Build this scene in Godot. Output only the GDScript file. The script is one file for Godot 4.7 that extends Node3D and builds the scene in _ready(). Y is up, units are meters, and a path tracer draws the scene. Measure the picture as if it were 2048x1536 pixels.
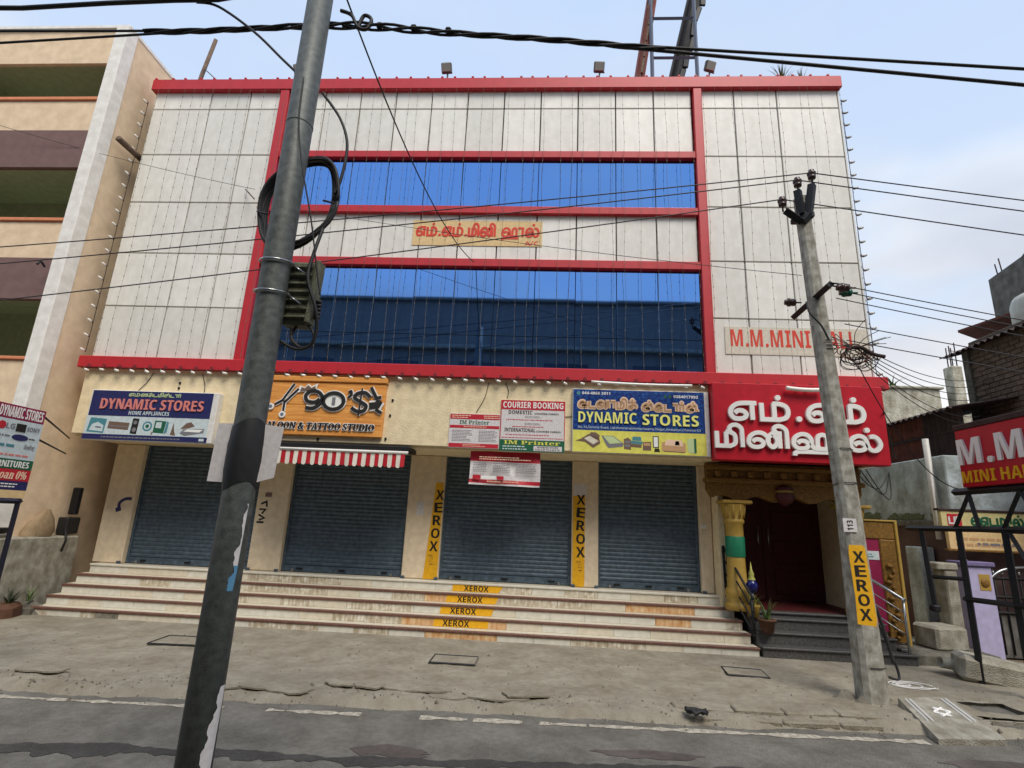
extends Node3D

# ---------- small library: materials, meshes, things and parts ----------
var mats := {}
var texs := {}
var used := {}
var boxes := {}
var rng := RandomNumberGenerator.new()
var bold: SystemFont
var sans: SystemFont
var serif: SystemFont
var bump_noise: FastNoiseLite
var rough_noise: FastNoiseLite

func rgb(r: float, g: float, b: float) -> Color:
	return Color(r / 255.0, g / 255.0, b / 255.0)

func layer(seed_: int, size: int, freq: float, stretch: int) -> PackedByteArray:
	var n := FastNoiseLite.new()
	n.seed = seed_
	n.frequency = freq
	n.noise_type = FastNoiseLite.TYPE_SIMPLEX_SMOOTH
	n.fractal_octaves = 3
	var im := n.get_seamless_image(size, size / stretch)
	if stretch > 1:
		im.resize(size, size, Image.INTERPOLATE_CUBIC)
	im.convert(Image.FORMAT_L8)
	return im.get_data()

# a tileable colour texture that runs from c0 to c1 after a weighted sum of noise layers [seed, frequency, stretch, weight]
func noise_tex(key: String, c0: Color, c1: Color, layers: Array, contrast := 1.0, size := 512) -> ImageTexture:
	if texs.has(key):
		return texs[key]
	var total := PackedFloat32Array()
	total.resize(size * size)
	for l in layers:
		var d := layer(int(l[0]), size, float(l[1]), int(l[2]))
		var w: float = float(l[3]) / 255.0
		for i in size * size:
			total[i] += d[i] * w
	var out := PackedByteArray()
	out.resize(size * size * 3)
	for i in size * size:
		var v := clampf((total[i] - 0.5) * contrast + 0.5, 0.0, 1.0)
		out[i * 3] = int(255.0 * lerpf(c0.r, c1.r, v))
		out[i * 3 + 1] = int(255.0 * lerpf(c0.g, c1.g, v))
		out[i * 3 + 2] = int(255.0 * lerpf(c0.b, c1.b, v))
	var t := ImageTexture.create_from_image(Image.create_from_data(size, size, false, Image.FORMAT_RGB8, out))
	texs[key] = t
	return t

func bump_tex(key: String, seed_: int, freq: float, strength: float, size := 512) -> ImageTexture:
	if texs.has(key):
		return texs[key]
	var im := Image.create_from_data(size, size, false, Image.FORMAT_L8, layer(seed_, size, freq, 1))
	im.convert(Image.FORMAT_RGBA8)
	im.bump_map_to_normal_map(strength)
	var t := ImageTexture.create_from_image(im)
	texs[key] = t
	return t

func mat(key: String, c: Color, rough := 0.8, metal := 0.0, tex: Texture2D = null, scale := 1.0, normal: Texture2D = null, nscale := 1.0) -> StandardMaterial3D:
	if mats.has(key):
		return mats[key]
	var m := StandardMaterial3D.new()
	m.albedo_color = c
	m.roughness = rough
	m.metallic = metal
	if tex != null or normal != null:
		m.uv1_triplanar = true
		m.uv1_world_triplanar = true
		m.uv1_scale = Vector3.ONE * scale
	if tex != null:
		m.albedo_texture = tex
	if normal != null:
		m.normal_enabled = true
		m.normal_texture = normal
		m.normal_scale = nscale
	mats[key] = m
	return m

func numbered(n: String) -> String:
	if not used.has(n):
		used[n] = 0
		return n
	used[n] += 1
	return "%s_%03d" % [n, used[n]]

func thing(called: String, label: String, category: String, at := Vector3.ZERO, group := "") -> Node3D:
	var o := Node3D.new()
	o.name = numbered(called)
	add_child(o)
	o.position = at
	o.set_meta("label", label)
	o.set_meta("category", category)
	if group != "":
		o.set_meta("group", group)
	return o

func copy_of(o: Node3D, label := "") -> Node3D:
	var base := String(o.name).trim_suffix("_" + String(o.name).right(3)) if String(o.name).right(3).is_valid_int() else String(o.name)
	var c: Node3D = o.duplicate()
	c.name = numbered(base)
	add_child(c)
	if label != "":
		c.set_meta("label", label)
	return c

func part(parent: Node, called: String, mesh: Mesh, m: Material, at := Vector3.ZERO, rot := Vector3.ZERO, label := "") -> MeshInstance3D:
	var o := MeshInstance3D.new()
	o.name = called
	o.mesh = mesh
	o.material_override = m
	parent.add_child(o, true)
	o.position = at
	o.rotation_degrees = rot
	if label != "":
		o.set_meta("label", label)
	return o

func solo(called: String, mesh: Mesh, m: Material, label: String, category: String, at := Vector3.ZERO, rot := Vector3.ZERO, group := "") -> MeshInstance3D:
	var o := part(self, numbered(called), mesh, m, at, rot, label)
	o.set_meta("category", category)
	if group != "":
		o.set_meta("group", group)
	return o

func struct(called: String, mesh: Mesh, m: Material, at := Vector3.ZERO, rot := Vector3.ZERO) -> MeshInstance3D:
	var o := part(self, numbered(called), mesh, m, at, rot)
	o.set_meta("kind", "structure")
	return o

func tri(st: SurfaceTool, a: Vector3, b: Vector3, c: Vector3) -> void:
	st.add_vertex(a)
	st.add_vertex(b)
	st.add_vertex(c)

func quad(st: SurfaceTool, a: Vector3, b: Vector3, c: Vector3, d: Vector3) -> void:
	tri(st, a, b, c)
	tri(st, a, c, d)

func begin(smooth := false) -> SurfaceTool:
	var st := SurfaceTool.new()
	st.begin(Mesh.PRIMITIVE_TRIANGLES)
	st.set_smooth_group(0 if smooth else -1)
	return st

func done(st: SurfaceTool) -> ArrayMesh:
	st.generate_normals()
	return st.commit()

# a box with chamfered edges, centred
func box(sx: float, sy: float, sz: float, bevel := 0.006) -> ArrayMesh:
	var key := "%.4f %.4f %.4f %.4f" % [sx, sy, sz, bevel]
	if boxes.has(key):
		return boxes[key]
	var st := begin()
	add_box(st, Vector3.ZERO, Vector3(sx, sy, sz), bevel)
	var me := done(st)
	boxes[key] = me
	return me

func add_box(st: SurfaceTool, c: Vector3, s: Vector3, bevel := 0.0) -> void:
	var h := s / 2.0
	var b := minf(bevel, minf(h.x, minf(h.y, h.z)) * 0.45)
	var v := []
	for ax in 3:
		for sg in [-1.0, 1.0]:
			var u := (ax + 1) % 3
			var w := (ax + 2) % 3
			var q := []
			for k in [[-1.0, -1.0], [1.0, -1.0], [1.0, 1.0], [-1.0, 1.0]]:
				var p := Vector3.ZERO
				p[ax] = sg * h[ax]
				p[u] = k[0] * (h[u] - b)
				p[w] = k[1] * (h[w] - b)
				q.append(c + p)
			if sg > 0.0:
				quad(st, q[0], q[3], q[2], q[1])
			else:
				quad(st, q[0], q[1], q[2], q[3])
	if b <= 0.0:
		return
	for ax in 3:
		var u := (ax + 1) % 3
		var w := (ax + 2) % 3
		for su in [-1.0, 1.0]:
			for sw in [-1.0, 1.0]:
				var q := []
				for k in [[-1.0, 0], [1.0, 0], [1.0, 1], [-1.0, 1]]:
					var p := Vector3.ZERO
					p[ax] = k[0] * (h[ax] - b)
					p[u] = su * (h[u] - (0.0 if k[1] == 0 else b))
					p[w] = sw * (h[w] - (b if k[1] == 0 else 0.0))
					q.append(c + p)
				if su * sw > 0.0:
					quad(st, q[0], q[3], q[2], q[1])
				else:
					quad(st, q[0], q[1], q[2], q[3])
	for sx in [-1.0, 1.0]:
		for sy in [-1.0, 1.0]:
			for sz in [-1.0, 1.0]:
				var p0 := c + Vector3(sx * h.x, sy * (h.y - b), sz * (h.z - b))
				var p1 := c + Vector3(sx * (h.x - b), sy * h.y, sz * (h.z - b))
				var p2 := c + Vector3(sx * (h.x - b), sy * (h.y - b), sz * h.z)
				if sx * sy * sz > 0.0:
					tri(st, p0, p2, p1)
				else:
					tri(st, p0, p1, p2)

# box given by its two corners, as a part
func slab(parent: Node, called: String, m: Material, x0: float, x1: float, y0: float, y1: float, z0: float, z1: float, bevel := 0.006, label := "") -> MeshInstance3D:
	return part(parent, called, box(absf(x1 - x0), absf(y1 - y0), absf(z1 - z0), bevel), m, Vector3((x0 + x1) / 2, (y0 + y1) / 2, (z0 + z1) / 2), Vector3.ZERO, label)

func smooth(pts: Array, steps := 6) -> Array:
	var out := []
	for i in pts.size() - 1:
		var a = pts[maxi(i - 1, 0)]
		var b = pts[i]
		var c = pts[i + 1]
		var d = pts[mini(i + 2, pts.size() - 1)]
		for k in steps:
			var t := float(k) / steps
			out.append(0.5 * (2.0 * b + (c - a) * t + (2.0 * a - 5.0 * b + 4.0 * c - d) * t * t + (3.0 * b - a - 3.0 * c + d) * t * t * t))
	out.append(pts[pts.size() - 1])
	return out

func add_tube(st: SurfaceTool, pts: Array, r0: float, r1: float = -1.0, sides := 6, caps := true) -> void:
	if r1 < 0.0:
		r1 = r0
	var n := pts.size()
	var rings := []
	var side := Vector3.ZERO
	for i in n:
		var dir: Vector3 = (pts[mini(i + 1, n - 1)] - pts[maxi(i - 1, 0)]).normalized()
		if side == Vector3.ZERO:
			side = dir.cross(Vector3.UP if absf(dir.y) < 0.9 else Vector3.RIGHT).normalized()
		else:
			side = (side - dir * side.dot(dir)).normalized()
		var up := dir.cross(side)
		var r := lerpf(r0, r1, float(i) / maxf(1.0, n - 1))
		var ring := []
		for k in sides:
			var a := TAU * k / sides
			ring.append(pts[i] + side * cos(a) * r + up * sin(a) * r)
		rings.append(ring)
	for i in n - 1:
		for k in sides:
			var k2 := (k + 1) % sides
			quad(st, rings[i][k], rings[i][k2], rings[i + 1][k2], rings[i + 1][k])
	if caps:
		for k in range(1, sides - 1):
			tri(st, rings[0][0], rings[0][k + 1], rings[0][k])
			tri(st, rings[n - 1][0], rings[n - 1][k], rings[n - 1][k + 1])

func tube(pts: Array, r0: float, r1: float = -1.0, sides := 6) -> ArrayMesh:
	var st := begin(true)
	add_tube(st, pts, r0, r1, sides)
	return done(st)

func bar(a: Vector3, b: Vector3, w: float) -> ArrayMesh:
	var st := begin()
	add_tube(st, [a, b], w * 0.707, -1.0, 4)
	return done(st)

# lathe: profile of (radius, height)
func lathe(prof: Array, sides := 20, smooth_ := true) -> ArrayMesh:
	var st := begin(smooth_)
	for i in prof.size() - 1:
		for k in sides:
			var a := TAU * k / sides
			var b := TAU * (k + 1) / sides
			var p: Vector2 = prof[i]
			var q: Vector2 = prof[i + 1]
			quad(st, Vector3(cos(a) * p.x, p.y, sin(a) * p.x), Vector3(cos(b) * p.x, p.y, sin(b) * p.x), Vector3(cos(b) * q.x, q.y, sin(b) * q.x), Vector3(cos(a) * q.x, q.y, sin(a) * q.x))
	return done(st)

# an outline in the xy plane with thickness along +z
func plate(outline: Array, depth: float) -> ArrayMesh:
	var poly := PackedVector2Array()
	for p in outline:
		poly.append(p)
	if Geometry2D.is_polygon_clockwise(poly):
		poly.reverse()
	var idx := Geometry2D.triangulate_polygon(poly)
	var st := begin()
	for i in range(0, idx.size(), 3):
		var a := poly[idx[i]]
		var b := poly[idx[i + 1]]
		var c := poly[idx[i + 2]]
		if (b - a).cross(c - a) > 0.0:
			var s := b
			b = c
			c = s
		tri(st, Vector3(a.x, a.y, depth), Vector3(b.x, b.y, depth), Vector3(c.x, c.y, depth))
		tri(st, Vector3(a.x, a.y, 0), Vector3(c.x, c.y, 0), Vector3(b.x, b.y, 0))
	for i in poly.size():
		var a := poly[i]
		var b := poly[(i + 1) % poly.size()]
		quad(st, Vector3(a.x, a.y, depth), Vector3(b.x, b.y, depth), Vector3(b.x, b.y, 0), Vector3(a.x, a.y, 0))
	return done(st)

# a stroke of lettering: a ribbon of width w along 2D points, standing depth proud of z
func add_stroke(st: SurfaceTool, pts: Array, w: float, z: float, depth: float) -> void:
	var n := pts.size()
	var L := []
	var Rr := []
	for i in n:
		var d0: Vector2 = (pts[i] - pts[maxi(i - 1, 0)]).normalized()
		var d1: Vector2 = (pts[mini(i + 1, n - 1)] - pts[i]).normalized()
		if i == 0:
			d0 = d1
		if i == n - 1:
			d1 = d0
		var t := (d0 + d1).normalized()
		var nn := Vector2(-t.y, t.x)
		var k := 1.0 / maxf(0.6, nn.dot(Vector2(-d0.y, d0.x)))
		L.append(pts[i] + nn * w * 0.5 * k)
		Rr.append(pts[i] - nn * w * 0.5 * k)
	for i in n - 1:
		var a: Vector2 = L[i]
		var b: Vector2 = L[i + 1]
		var c: Vector2 = Rr[i + 1]
		var d: Vector2 = Rr[i]
		quad(st, Vector3(a.x, a.y, z + depth), Vector3(b.x, b.y, z + depth), Vector3(c.x, c.y, z + depth), Vector3(d.x, d.y, z + depth))
		quad(st, Vector3(a.x, a.y, z), Vector3(b.x, b.y, z), Vector3(b.x, b.y, z + depth), Vector3(a.x, a.y, z + depth))
		quad(st, Vector3(c.x, c.y, z), Vector3(d.x, d.y, z), Vector3(d.x, d.y, z + depth), Vector3(c.x, c.y, z + depth))
	for e in [0, n - 1]:
		var a: Vector2 = L[e]
		var d: Vector2 = Rr[e]
		quad(st, Vector3(a.x, a.y, z), Vector3(a.x, a.y, z + depth), Vector3(d.x, d.y, z + depth), Vector3(d.x, d.y, z))

func disc(c: Vector2, r: float, n := 16) -> Array:
	var o := []
	for i in n:
		o.append(c + Vector2(cos(TAU * i / n), sin(TAU * i / n)) * r)
	return o

# ---------- hand-drawn letters of the Tamil signs: strokes on a grid one letter high ----------
func v2(a: Array) -> Array:
	var o := []
	for i in range(0, a.size(), 2):
		o.append(Vector2(a[i], a[i + 1]))
	return o

func glyph(k: String) -> Array:
	# returns [advance, [[smooth?, points], ...], [dots]]
	var spiral := [.22, .36, .32, .5, .5, .5, .62, .32, .56, .12, .36, .04, .16, .1, .06, .36, .14, .7, .36, .92]
	match k:
		"e":
			return [1.12, [[true, v2([.22, .36, .32, .5, .5, .5, .62, .32, .56, .12, .36, .04, .16, .1, .06, .36, .12, .66, .3, .88, .55, .95, 1.0, .95])], [false, v2([.84, .95, .84, 0])]], []]
		"m", "m.":
			return [1.2, [[false, v2([.06, .98, .06, .05, .7, .05])], [true, v2([.66, .05, .9, .17, .99, .48, .92, .8, .7, .94, .46, .95])], [false, v2([.5, .98, .5, .06])]], [Vector2(.66, 1.3)] if k == "m." else []]
		"mi":
			return [1.22, [[false, v2([.06, .95, .06, .05, .6, .05])], [true, v2([.55, .05, .74, .2, .78, .5, .72, .8, .5, .92, .42, .92])], [false, v2([.42, .92, .42, .06])], [true, v2([.62, .88, .55, 1.12, .66, 1.34, .86, 1.36, 1.02, 1.16, 1.04, .8, 1.04, .4, 1.04, 0])]], []]
		"ni":
			return [1.72, [[true, v2(spiral + [.62, .9, .8, .66, .82, .4])], [true, v2([.98, .9, .82, .6, .82, .28, .98, .06, 1.14, .28, 1.14, .6, .98, .9])], [false, v2([.95, .92, 1.35, .92])], [false, v2([1.26, .92, 1.26, 0])], [true, v2([1.18, .92, 1.06, 1.12, 1.14, 1.34, 1.34, 1.36, 1.52, 1.14, 1.54, .8, 1.54, .4, 1.54, 0])]], []]
		"na":
			return [1.5, [[true, v2(spiral + [.62, .9, .8, .66, .82, .4])], [true, v2([.98, .9, .82, .6, .82, .28, .98, .06, 1.14, .28, 1.14, .6, .98, .9])], [false, v2([.95, .92, 1.4, .92])], [false, v2([1.3, .92, 1.3, 0])]], []]
		"ha":
			return [1.5, [[true, v2(spiral + [.6, .88, .74, .62, .74, .3, .84, .08, 1.02, .05, 1.3, .05])], [true, v2([1.0, .05, .98, .4, 1.02, .78, 1.18, .93, 1.34, .8, 1.36, .5, 1.36, 0])], [true, v2([.08, -.4, .1, -.24, .24, -.16, .6, -.15, 1.55, -.15])]], []]
		"aa":
			return [.66, [[false, v2([.0, .93, .55, .93])], [false, v2([.42, .93, .42, 0])]], []]
		"r.":
			return [.66, [[false, v2([.0, .93, .5, .93])], [false, v2([.08, .93, .08, 0])], [false, v2([.42, .93, .42, 0])]], [Vector2(.25, 1.2)]]
		"l.":
			return [1.4, [[true, v2(spiral + [.58, .86, .68, .62, .72, .3, .86, .07, 1.06, .1, 1.2, .4, 1.14, .74, .98, .92, .82, .88])]], [Vector2(.75, 1.3)]]
		"ta":
			return [.85, [[false, v2([.06, .95, .06, .05, .75, .05])]], []]
		"ai":
			return [1.1, [[true, v2(spiral + [.6, .86, .66, .6, .6, .36, .7, .12, .88, .1, .96, .34, .86, .56, .7, .5])]], []]
		"ee":
			return [.95, [[true, v2(spiral + [.62, .84, .66, .5, .6, .2])], [true, v2([.3, .2, .45, .3, .6, .16, .8, .1])]], []]
		"k.":
			return [1.0, [[false, v2([.1, .93, .85, .93])], [false, v2([.46, .93, .46, 0])], [true, v2([.46, .5, .2, .5, .06, .3, .12, .08, .32, .06, .42, .24])], [true, v2([.46, .54, .76, .56, .86, .34, .74, .08])]], [Vector2(.46, 1.22)]]
		"s.":
			return [1.25, [[true, v2(spiral + [.56, .86, .6, .56, .6, .1])], [true, v2([.6, .5, .74, .88, .94, .92, 1.0, .6, 1.0, 0])], [true, v2([1.0, .3, 1.12, .2, 1.16, .05])]], [Vector2(.72, 1.2)]]
		".":
			return [.42, [], [Vector2(.16, .12)]]
		"ra":
			return [.7, [[false, v2([.06, .93, .6, .93])], [false, v2([.1, .93, .1, 0])], [false, v2([.46, .93, .46, .3])]], []]
		"pa":
			return [.9, [[false, v2([.06, .95, .06, .05, .74, .05, .74, .95])]], []]
		"va":
			return [1.1, [[true, v2(spiral + [.6, .86, .66, .5, .66, .05])], [false, v2([.6, .05, .98, .05, .98, .95])]], []]
	return [.5, [], []]

# the strokes of one word, scaled into a box x0..x1, baseline y0, letter height h
func tamil(parent: Node, called: String, word: Array, x0: float, x1: float, y0: float, h: float, w: float, z: float, depth: float, m: Material, split := true) -> void:
	var width := 0.0
	for k in word:
		width += float(glyph(k)[0])
	var sx := (x1 - x0) / width
	var x := x0
	var st := begin()
	var lift := 0.0
	for k in word:
		var g := glyph(k)
		for s in g[1]:
			var pts := []
			for p in s[1]:
				pts.append(Vector2(x + p.x * sx, y0 + p.y * h))
			if s[0]:
				pts = smooth(pts, 5)
			lift += 0.0006
			add_stroke(st, pts, w, z, depth + fmod(lift, 0.006))
		for p in g[2]:
			lift += 0.0006
			var c := Vector2(x + p.x * sx, y0 + p.y * h)
			var ring := disc(c, w * 0.62)
			for i in ring.size():
				var a: Vector2 = ring[i]
				var b: Vector2 = ring[(i + 1) % ring.size()]
				var zz := z + depth + fmod(lift, 0.006)
				tri(st, Vector3(c.x, c.y, zz), Vector3(b.x, b.y, zz), Vector3(a.x, a.y, zz))
				quad(st, Vector3(a.x, a.y, zz), Vector3(b.x, b.y, zz), Vector3(b.x, b.y, z), Vector3(a.x, a.y, z))
		x += float(g[0]) * sx
		if split:
			part(parent, called, done(st), m)
			st = begin()
	if not split:
		part(parent, called, done(st), m)

# Latin lettering fitted into x0..x1 by y0..y1 on the face z of its parent
func words(parent: Node, called: String, s: String, font: Font, x0: float, x1: float, y0: float, y1: float, z: float, m: Material, depth := 0.003, slant := 0.0) -> MeshInstance3D:
	var t := TextMesh.new()
	t.font = font
	t.text = s
	t.font_size = 48
	t.pixel_size = 0.01
	t.depth = 0.1
	t.curve_step = 2.0
	var bb := t.get_aabb()
	var o := MeshInstance3D.new()
	o.name = called
	o.mesh = t
	o.material_override = m
	parent.add_child(o, true)
	var sx := (x1 - x0) / maxf(bb.size.x, 0.001)
	var sy := (y1 - y0) / maxf(bb.size.y, 0.001)
	var sz := depth / 0.1
	var b := Basis(Vector3(sx, 0, 0), Vector3(slant * sy, sy, 0), Vector3(0, 0, sz))
	var c := bb.position + bb.size / 2
	o.transform = Transform3D(b, Vector3((x0 + x1) / 2, (y0 + y1) / 2, z + depth / 2) - b * c)
	return o

func face(parent: Node, called: String, m: Material, x0: float, x1: float, y0: float, y1: float, z: float, depth := 0.004) -> MeshInstance3D:
	return slab(parent, called, m, x0, x1, y0, y1, z, z + depth, 0.0)

func sag(a: Vector3, b: Vector3, drop: float, n := 24) -> Array:
	var o := []
	for i in n + 1:
		var t := float(i) / n
		o.append(a.lerp(b, t) - Vector3(0, drop * 4.0 * t * (1.0 - t), 0))
	return o

func wire(label: String, a: Vector3, b: Vector3, drop: float, r: float, m: Material, group := "") -> void:
	solo("overhead_wire", tube(sag(a, b, drop), r, -1.0, 5), m, label, "wire", Vector3.ZERO, Vector3.ZERO, group)

func apron_height(x: float, z: float) -> float:
	var edge := apron_edge(x)
	var t := clampf((edge - z) / 0.22, 0.0, 1.0)
	var h := 0.045 + 0.03 * bump_noise.get_noise_2d(x * 1.0, z * 1.6) + 0.02 * rough_noise.get_noise_2d(x, z * 1.3)
	var near := clampf(1.0 - (edge - z) / 1.1, 0.0, 1.0)
	var ridge := 1.0 - absf(rough_noise.get_noise_2d(x * 0.55 + 40.0, z * 1.9)) * 2.2
	h += near * (0.02 + 0.035 * ridge + 0.02 * rough_noise.get_noise_2d(x * 3.0, z * 5.0)) * (0.5 + 0.5 * clampf(bump_noise.get_noise_1d(x * 1.3 + 9.0) * 3.0 + .5, 0.0, 1.0))
	h = lerpf(h, 0.035, clampf((-8.6 - z) / 0.5, 0.0, 1.0))
	return lerpf(-0.03, h, t * t * (3.0 - 2.0 * t))

func apron_edge(x: float) -> float:
	return -5.98 - 0.05 * x + 0.09 * bump_noise.get_noise_1d(x * 1.7) + 0.05 * rough_noise.get_noise_1d(x * 2.0)

func _ready() -> void:
	rng.seed = 77
	set_view()
	set_materials()
	build_ground()
	build_hall()
	build_steps()
	build_portal()
	build_left_side()
	build_right_side()
	build_opposite()
	build_signs()
	build_roof_items()
	build_poles()
	build_wires()
	build_light_strings()
	build_small_things()

func set_view() -> void:
	var cam := Camera3D.new()
	cam.name = "camera"
	cam.fov = 71.25
	cam.near = 0.05
	cam.far = 600.0
	cam.position = Vector3(0, 1.9, 0)
	cam.rotation_degrees = Vector3(14.264, 3.598, 2.549)
	add_child(cam)
	cam.current = true
	var sun := DirectionalLight3D.new()
	sun.name = "sun"
	sun.light_color = Color(1.0, 0.965, 0.915)
	sun.light_energy = 0.5
	sun.light_angular_distance = 28.0
	sun.shadow_enabled = true
	sun.rotation_degrees = Vector3(-54, 26, 0)
	add_child(sun)
	# evening sky: pale blue above, milky towards the horizon, with soft grey-white cloud banks
	var n := FastNoiseLite.new()
	n.seed = 21
	n.frequency = 1.5
	n.fractal_octaves = 5
	n.noise_type = FastNoiseLite.TYPE_SIMPLEX_SMOOTH
	var w := 1024
	var h := 512
	var im := Image.create(w, h, false, Image.FORMAT_RGB8)
	for y in h:
		var el := (0.5 - (y + 0.5) / h) * PI
		var up := sin(el)
		for x in w:
			var az := TAU * (x + 0.5) / w
			var d := Vector3(cos(az) * cos(el), up, sin(az) * cos(el))
			var base := rgb(216, 226, 238).lerp(rgb(196, 214, 240), clampf(up / 0.55, 0.0, 1.0))
			base = base.lerp(rgb(182, 205, 238), clampf((up - 0.5) / 0.5, 0.0, 1.0))
			if up < 0.0:
				base = rgb(150, 146, 140)
			else:
				var q := Vector3(d.x, d.y * 2.6, d.z) * 1.15
				var c := n.get_noise_3d(q.x, q.y, q.z)
				var cover := clampf((c + 0.36 - up * 0.45) * 2.4, 0.0, 1.0) * clampf(1.3 - up * 1.6, 0.0, 1.0)
				var shade := clampf(n.get_noise_3d(q.x + 0.12, q.y + 0.3, q.z + 7.0) * 1.4 + 0.45, 0.0, 1.0)
				base = base.lerp(rgb(198, 199, 207).lerp(rgb(246, 245, 244), shade), cover * 0.92)
			im.set_pixel(x, y, base)
	var sm := PanoramaSkyMaterial.new()
	sm.panorama = ImageTexture.create_from_image(im)
	var sky := Sky.new()
	sky.sky_material = sm
	var env := Environment.new()
	env.background_mode = Environment.BG_SKY
	env.sky = sky
	env.background_energy_multiplier = 0.585
	env.tonemap_mode = Environment.TONE_MAPPER_LINEAR
	env.tonemap_exposure = 1.95
	env.ambient_light_source = Environment.AMBIENT_SOURCE_SKY
	env.sdfgi_enabled = true
	env.ssao_enabled = true
	env.ssil_enabled = true
	var we := WorldEnvironment.new()
	we.name = "sky"
	we.environment = env
	add_child(we)

func set_materials() -> void:
	bump_noise = FastNoiseLite.new()
	bump_noise.seed = 4
	bump_noise.frequency = 0.5
	rough_noise = FastNoiseLite.new()
	rough_noise.seed = 11
	rough_noise.frequency = 1.6
	rough_noise.fractal_octaves = 5
	bold = SystemFont.new()
	bold.font_names = PackedStringArray(["Droid Sans"])
	bold.font_weight = 700
	sans = SystemFont.new()
	sans.font_names = PackedStringArray(["Droid Sans"])
	serif = SystemFont.new()
	serif.font_names = PackedStringArray(["Droid Serif"])
	serif.font_weight = 700
	var W := Color.WHITE
	var plaster := noise_tex("plaster", Color(.88, .87, .855), W, [[1, .012, 1, .5], [2, .15, 1, .5]], 1.5)
	var grime := noise_tex("grime", Color(.66, .64, .60), W, [[3, .015, 1, .5], [4, .04, 4, .25], [5, .25, 1, .25]], 1.7)
	var dirt := noise_tex("dirt", Color(.66, .625, .58), W, [[6, .008, 1, .35], [7, .04, 1, .25], [8, .4, 1, .4]], 1.45)
	var tar := noise_tex("tar", Color(.58, .57, .55), W, [[9, .007, 1, .35], [10, .05, 1, .2], [11, .45, 1, .45]], 1.45)
	var panel_dust := noise_tex("panel_dust", Color(.92, .915, .90), W, [[12, .012, 1, .4], [13, .03, 4, .3], [14, .3, 1, .3]], 1.5)
	var fleck := noise_tex("fleck", Color(.55, .55, .55), W, [[15, .3, 1, .6], [16, .03, 1, .4]], 2.0)
	var rust_run := noise_tex("rust_run", Color(.82, .64, .46), Color(.97, .93, .86), [[17, .035, 8, .55], [18, .015, 1, .45]], 2.0)
	var drip := noise_tex("drip", Color(.76, .71, .64), W, [[19, .04, 8, .5], [20, .015, 1, .5]], 2.2)
	var wood := noise_tex("wood", rgb(168, 96, 36), rgb(228, 160, 78), [[21, .02, 1, .2]], 1.0)
	texs.erase("wood")
	var wood_im := noise_tex("wood_v", rgb(206, 132, 58), rgb(238, 172, 92), [[22, .04, 16, .7], [23, .12, 4, .3]], 1.5).get_image()
	wood_im.rotate_90(CLOCKWISE)
	wood = ImageTexture.create_from_image(wood_im)
	var nb := bump_tex("nb", 31, .2, 6.0)
	var nf := bump_tex("nf", 32, .06, 5.0)
	mat("asphalt", rgb(138, 134, 125), .92, 0, tar, .41, nb, .35)
	mat("band_dark", rgb(84, 81, 78), .85, 0, tar, .5, nb, .5)  # darker tone for the ragged band on the road
	mat("apron", rgb(168, 162, 146), .95, 0, dirt, .37, nb, .25)
	mat("earth", rgb(150, 136, 116), .95, 0, dirt, .4)
	mat("road_paint", rgb(206, 199, 184), .8, 0, grime, 1.6)
	mat("concrete", rgb(184, 180, 166), .9, 0, grime, .5, nb, .6)
	mat("concrete_dark", rgb(128, 124, 114), .92, 0, grime, .6, nb, .6)
	mat("pole_concrete", rgb(192, 190, 180), .88, 0, grime, .9, nb, .6)
	for i in 4:
		var f: float = [1.0, .965, .985, .95][i]
		mat("panel%d" % i, Color(.955 * f, .945 * f, .912 * f), .42, 0, panel_dust, .45 + .06 * i)
	mat("joint", rgb(58, 56, 54), .9)
	mat("red_band", rgb(196, 38, 48), .45, 0, panel_dust, .7)
	mat("red_sign", rgb(196, 16, 40), .4, 0, plaster, .8)
	mat("glass", rgb(108, 154, 216), .03, 1.0)
	mat("cream_wall", rgb(244, 226, 186), .85, 0, plaster, .8, nf, .3)
	mat("pillar", rgb(236, 218, 188), .75, 0, plaster, .9)
	mat("shutter", rgb(98, 118, 134), .5, 0.15, fleck, .5)
	mat("tile_clean", rgb(222, 219, 206), .45, 0, plaster, 1.1)
	mat("tile_warm", rgb(220, 212, 192), .5, 0, plaster, 1.3)
	mat("tile_drip", rgb(220, 215, 200), .55, 0, drip, .9)
	mat("tile_rust", rgb(226, 206, 176), .6, 0, rust_run, .8)
	mat("tile_grey", rgb(150, 146, 134), .8, 0, grime, 1.0)
	mat("nosing", rgb(138, 96, 82), .5, 0, fleck, 1.2)
	mat("yellow_paint", rgb(240, 180, 10), .65, 0, plaster, 2.0)
	mat("black_paint", rgb(24, 20, 16), .6)
	mat("granite", rgb(100, 98, 96), .45, 0, fleck, 1.3)
	mat("gold", rgb(160, 116, 42), .55, 0.1, fleck, 1.1)
	mat("gold_light", rgb(184, 150, 66), .55, 0, plaster, 1.4)
	mat("green_band", rgb(22, 128, 92), .5, 0, plaster, 1.4)
	mat("maroon", rgb(96, 22, 26), .6, 0, fleck, .8)
	mat("steel", rgb(170, 172, 174), .28, 0.9)
	mat("white", rgb(236, 234, 228), .5, 0, plaster, 1.5)
	mat("letter_white", rgb(238, 236, 230), .45)
	mat("paper", rgb(226, 222, 222), .85, 0, plaster, 3.0)
	mat("navy", rgb(34, 38, 96), .5, 0, plaster, 2.0)
	mat("blue_print", rgb(20, 84, 150), .4, 0, noise_tex("blue_mottle", Color(.35, .45, .72), Color(1, 1.0, 1.0), [[40, .02, 1, 1.0]], 1.8), 1.4)
	mat("board_cream", rgb(222, 210, 150), .6, 0, plaster, 1.2)
	mat("lemon", rgb(236, 230, 104), .5, 0, plaster, 1.2)
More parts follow.
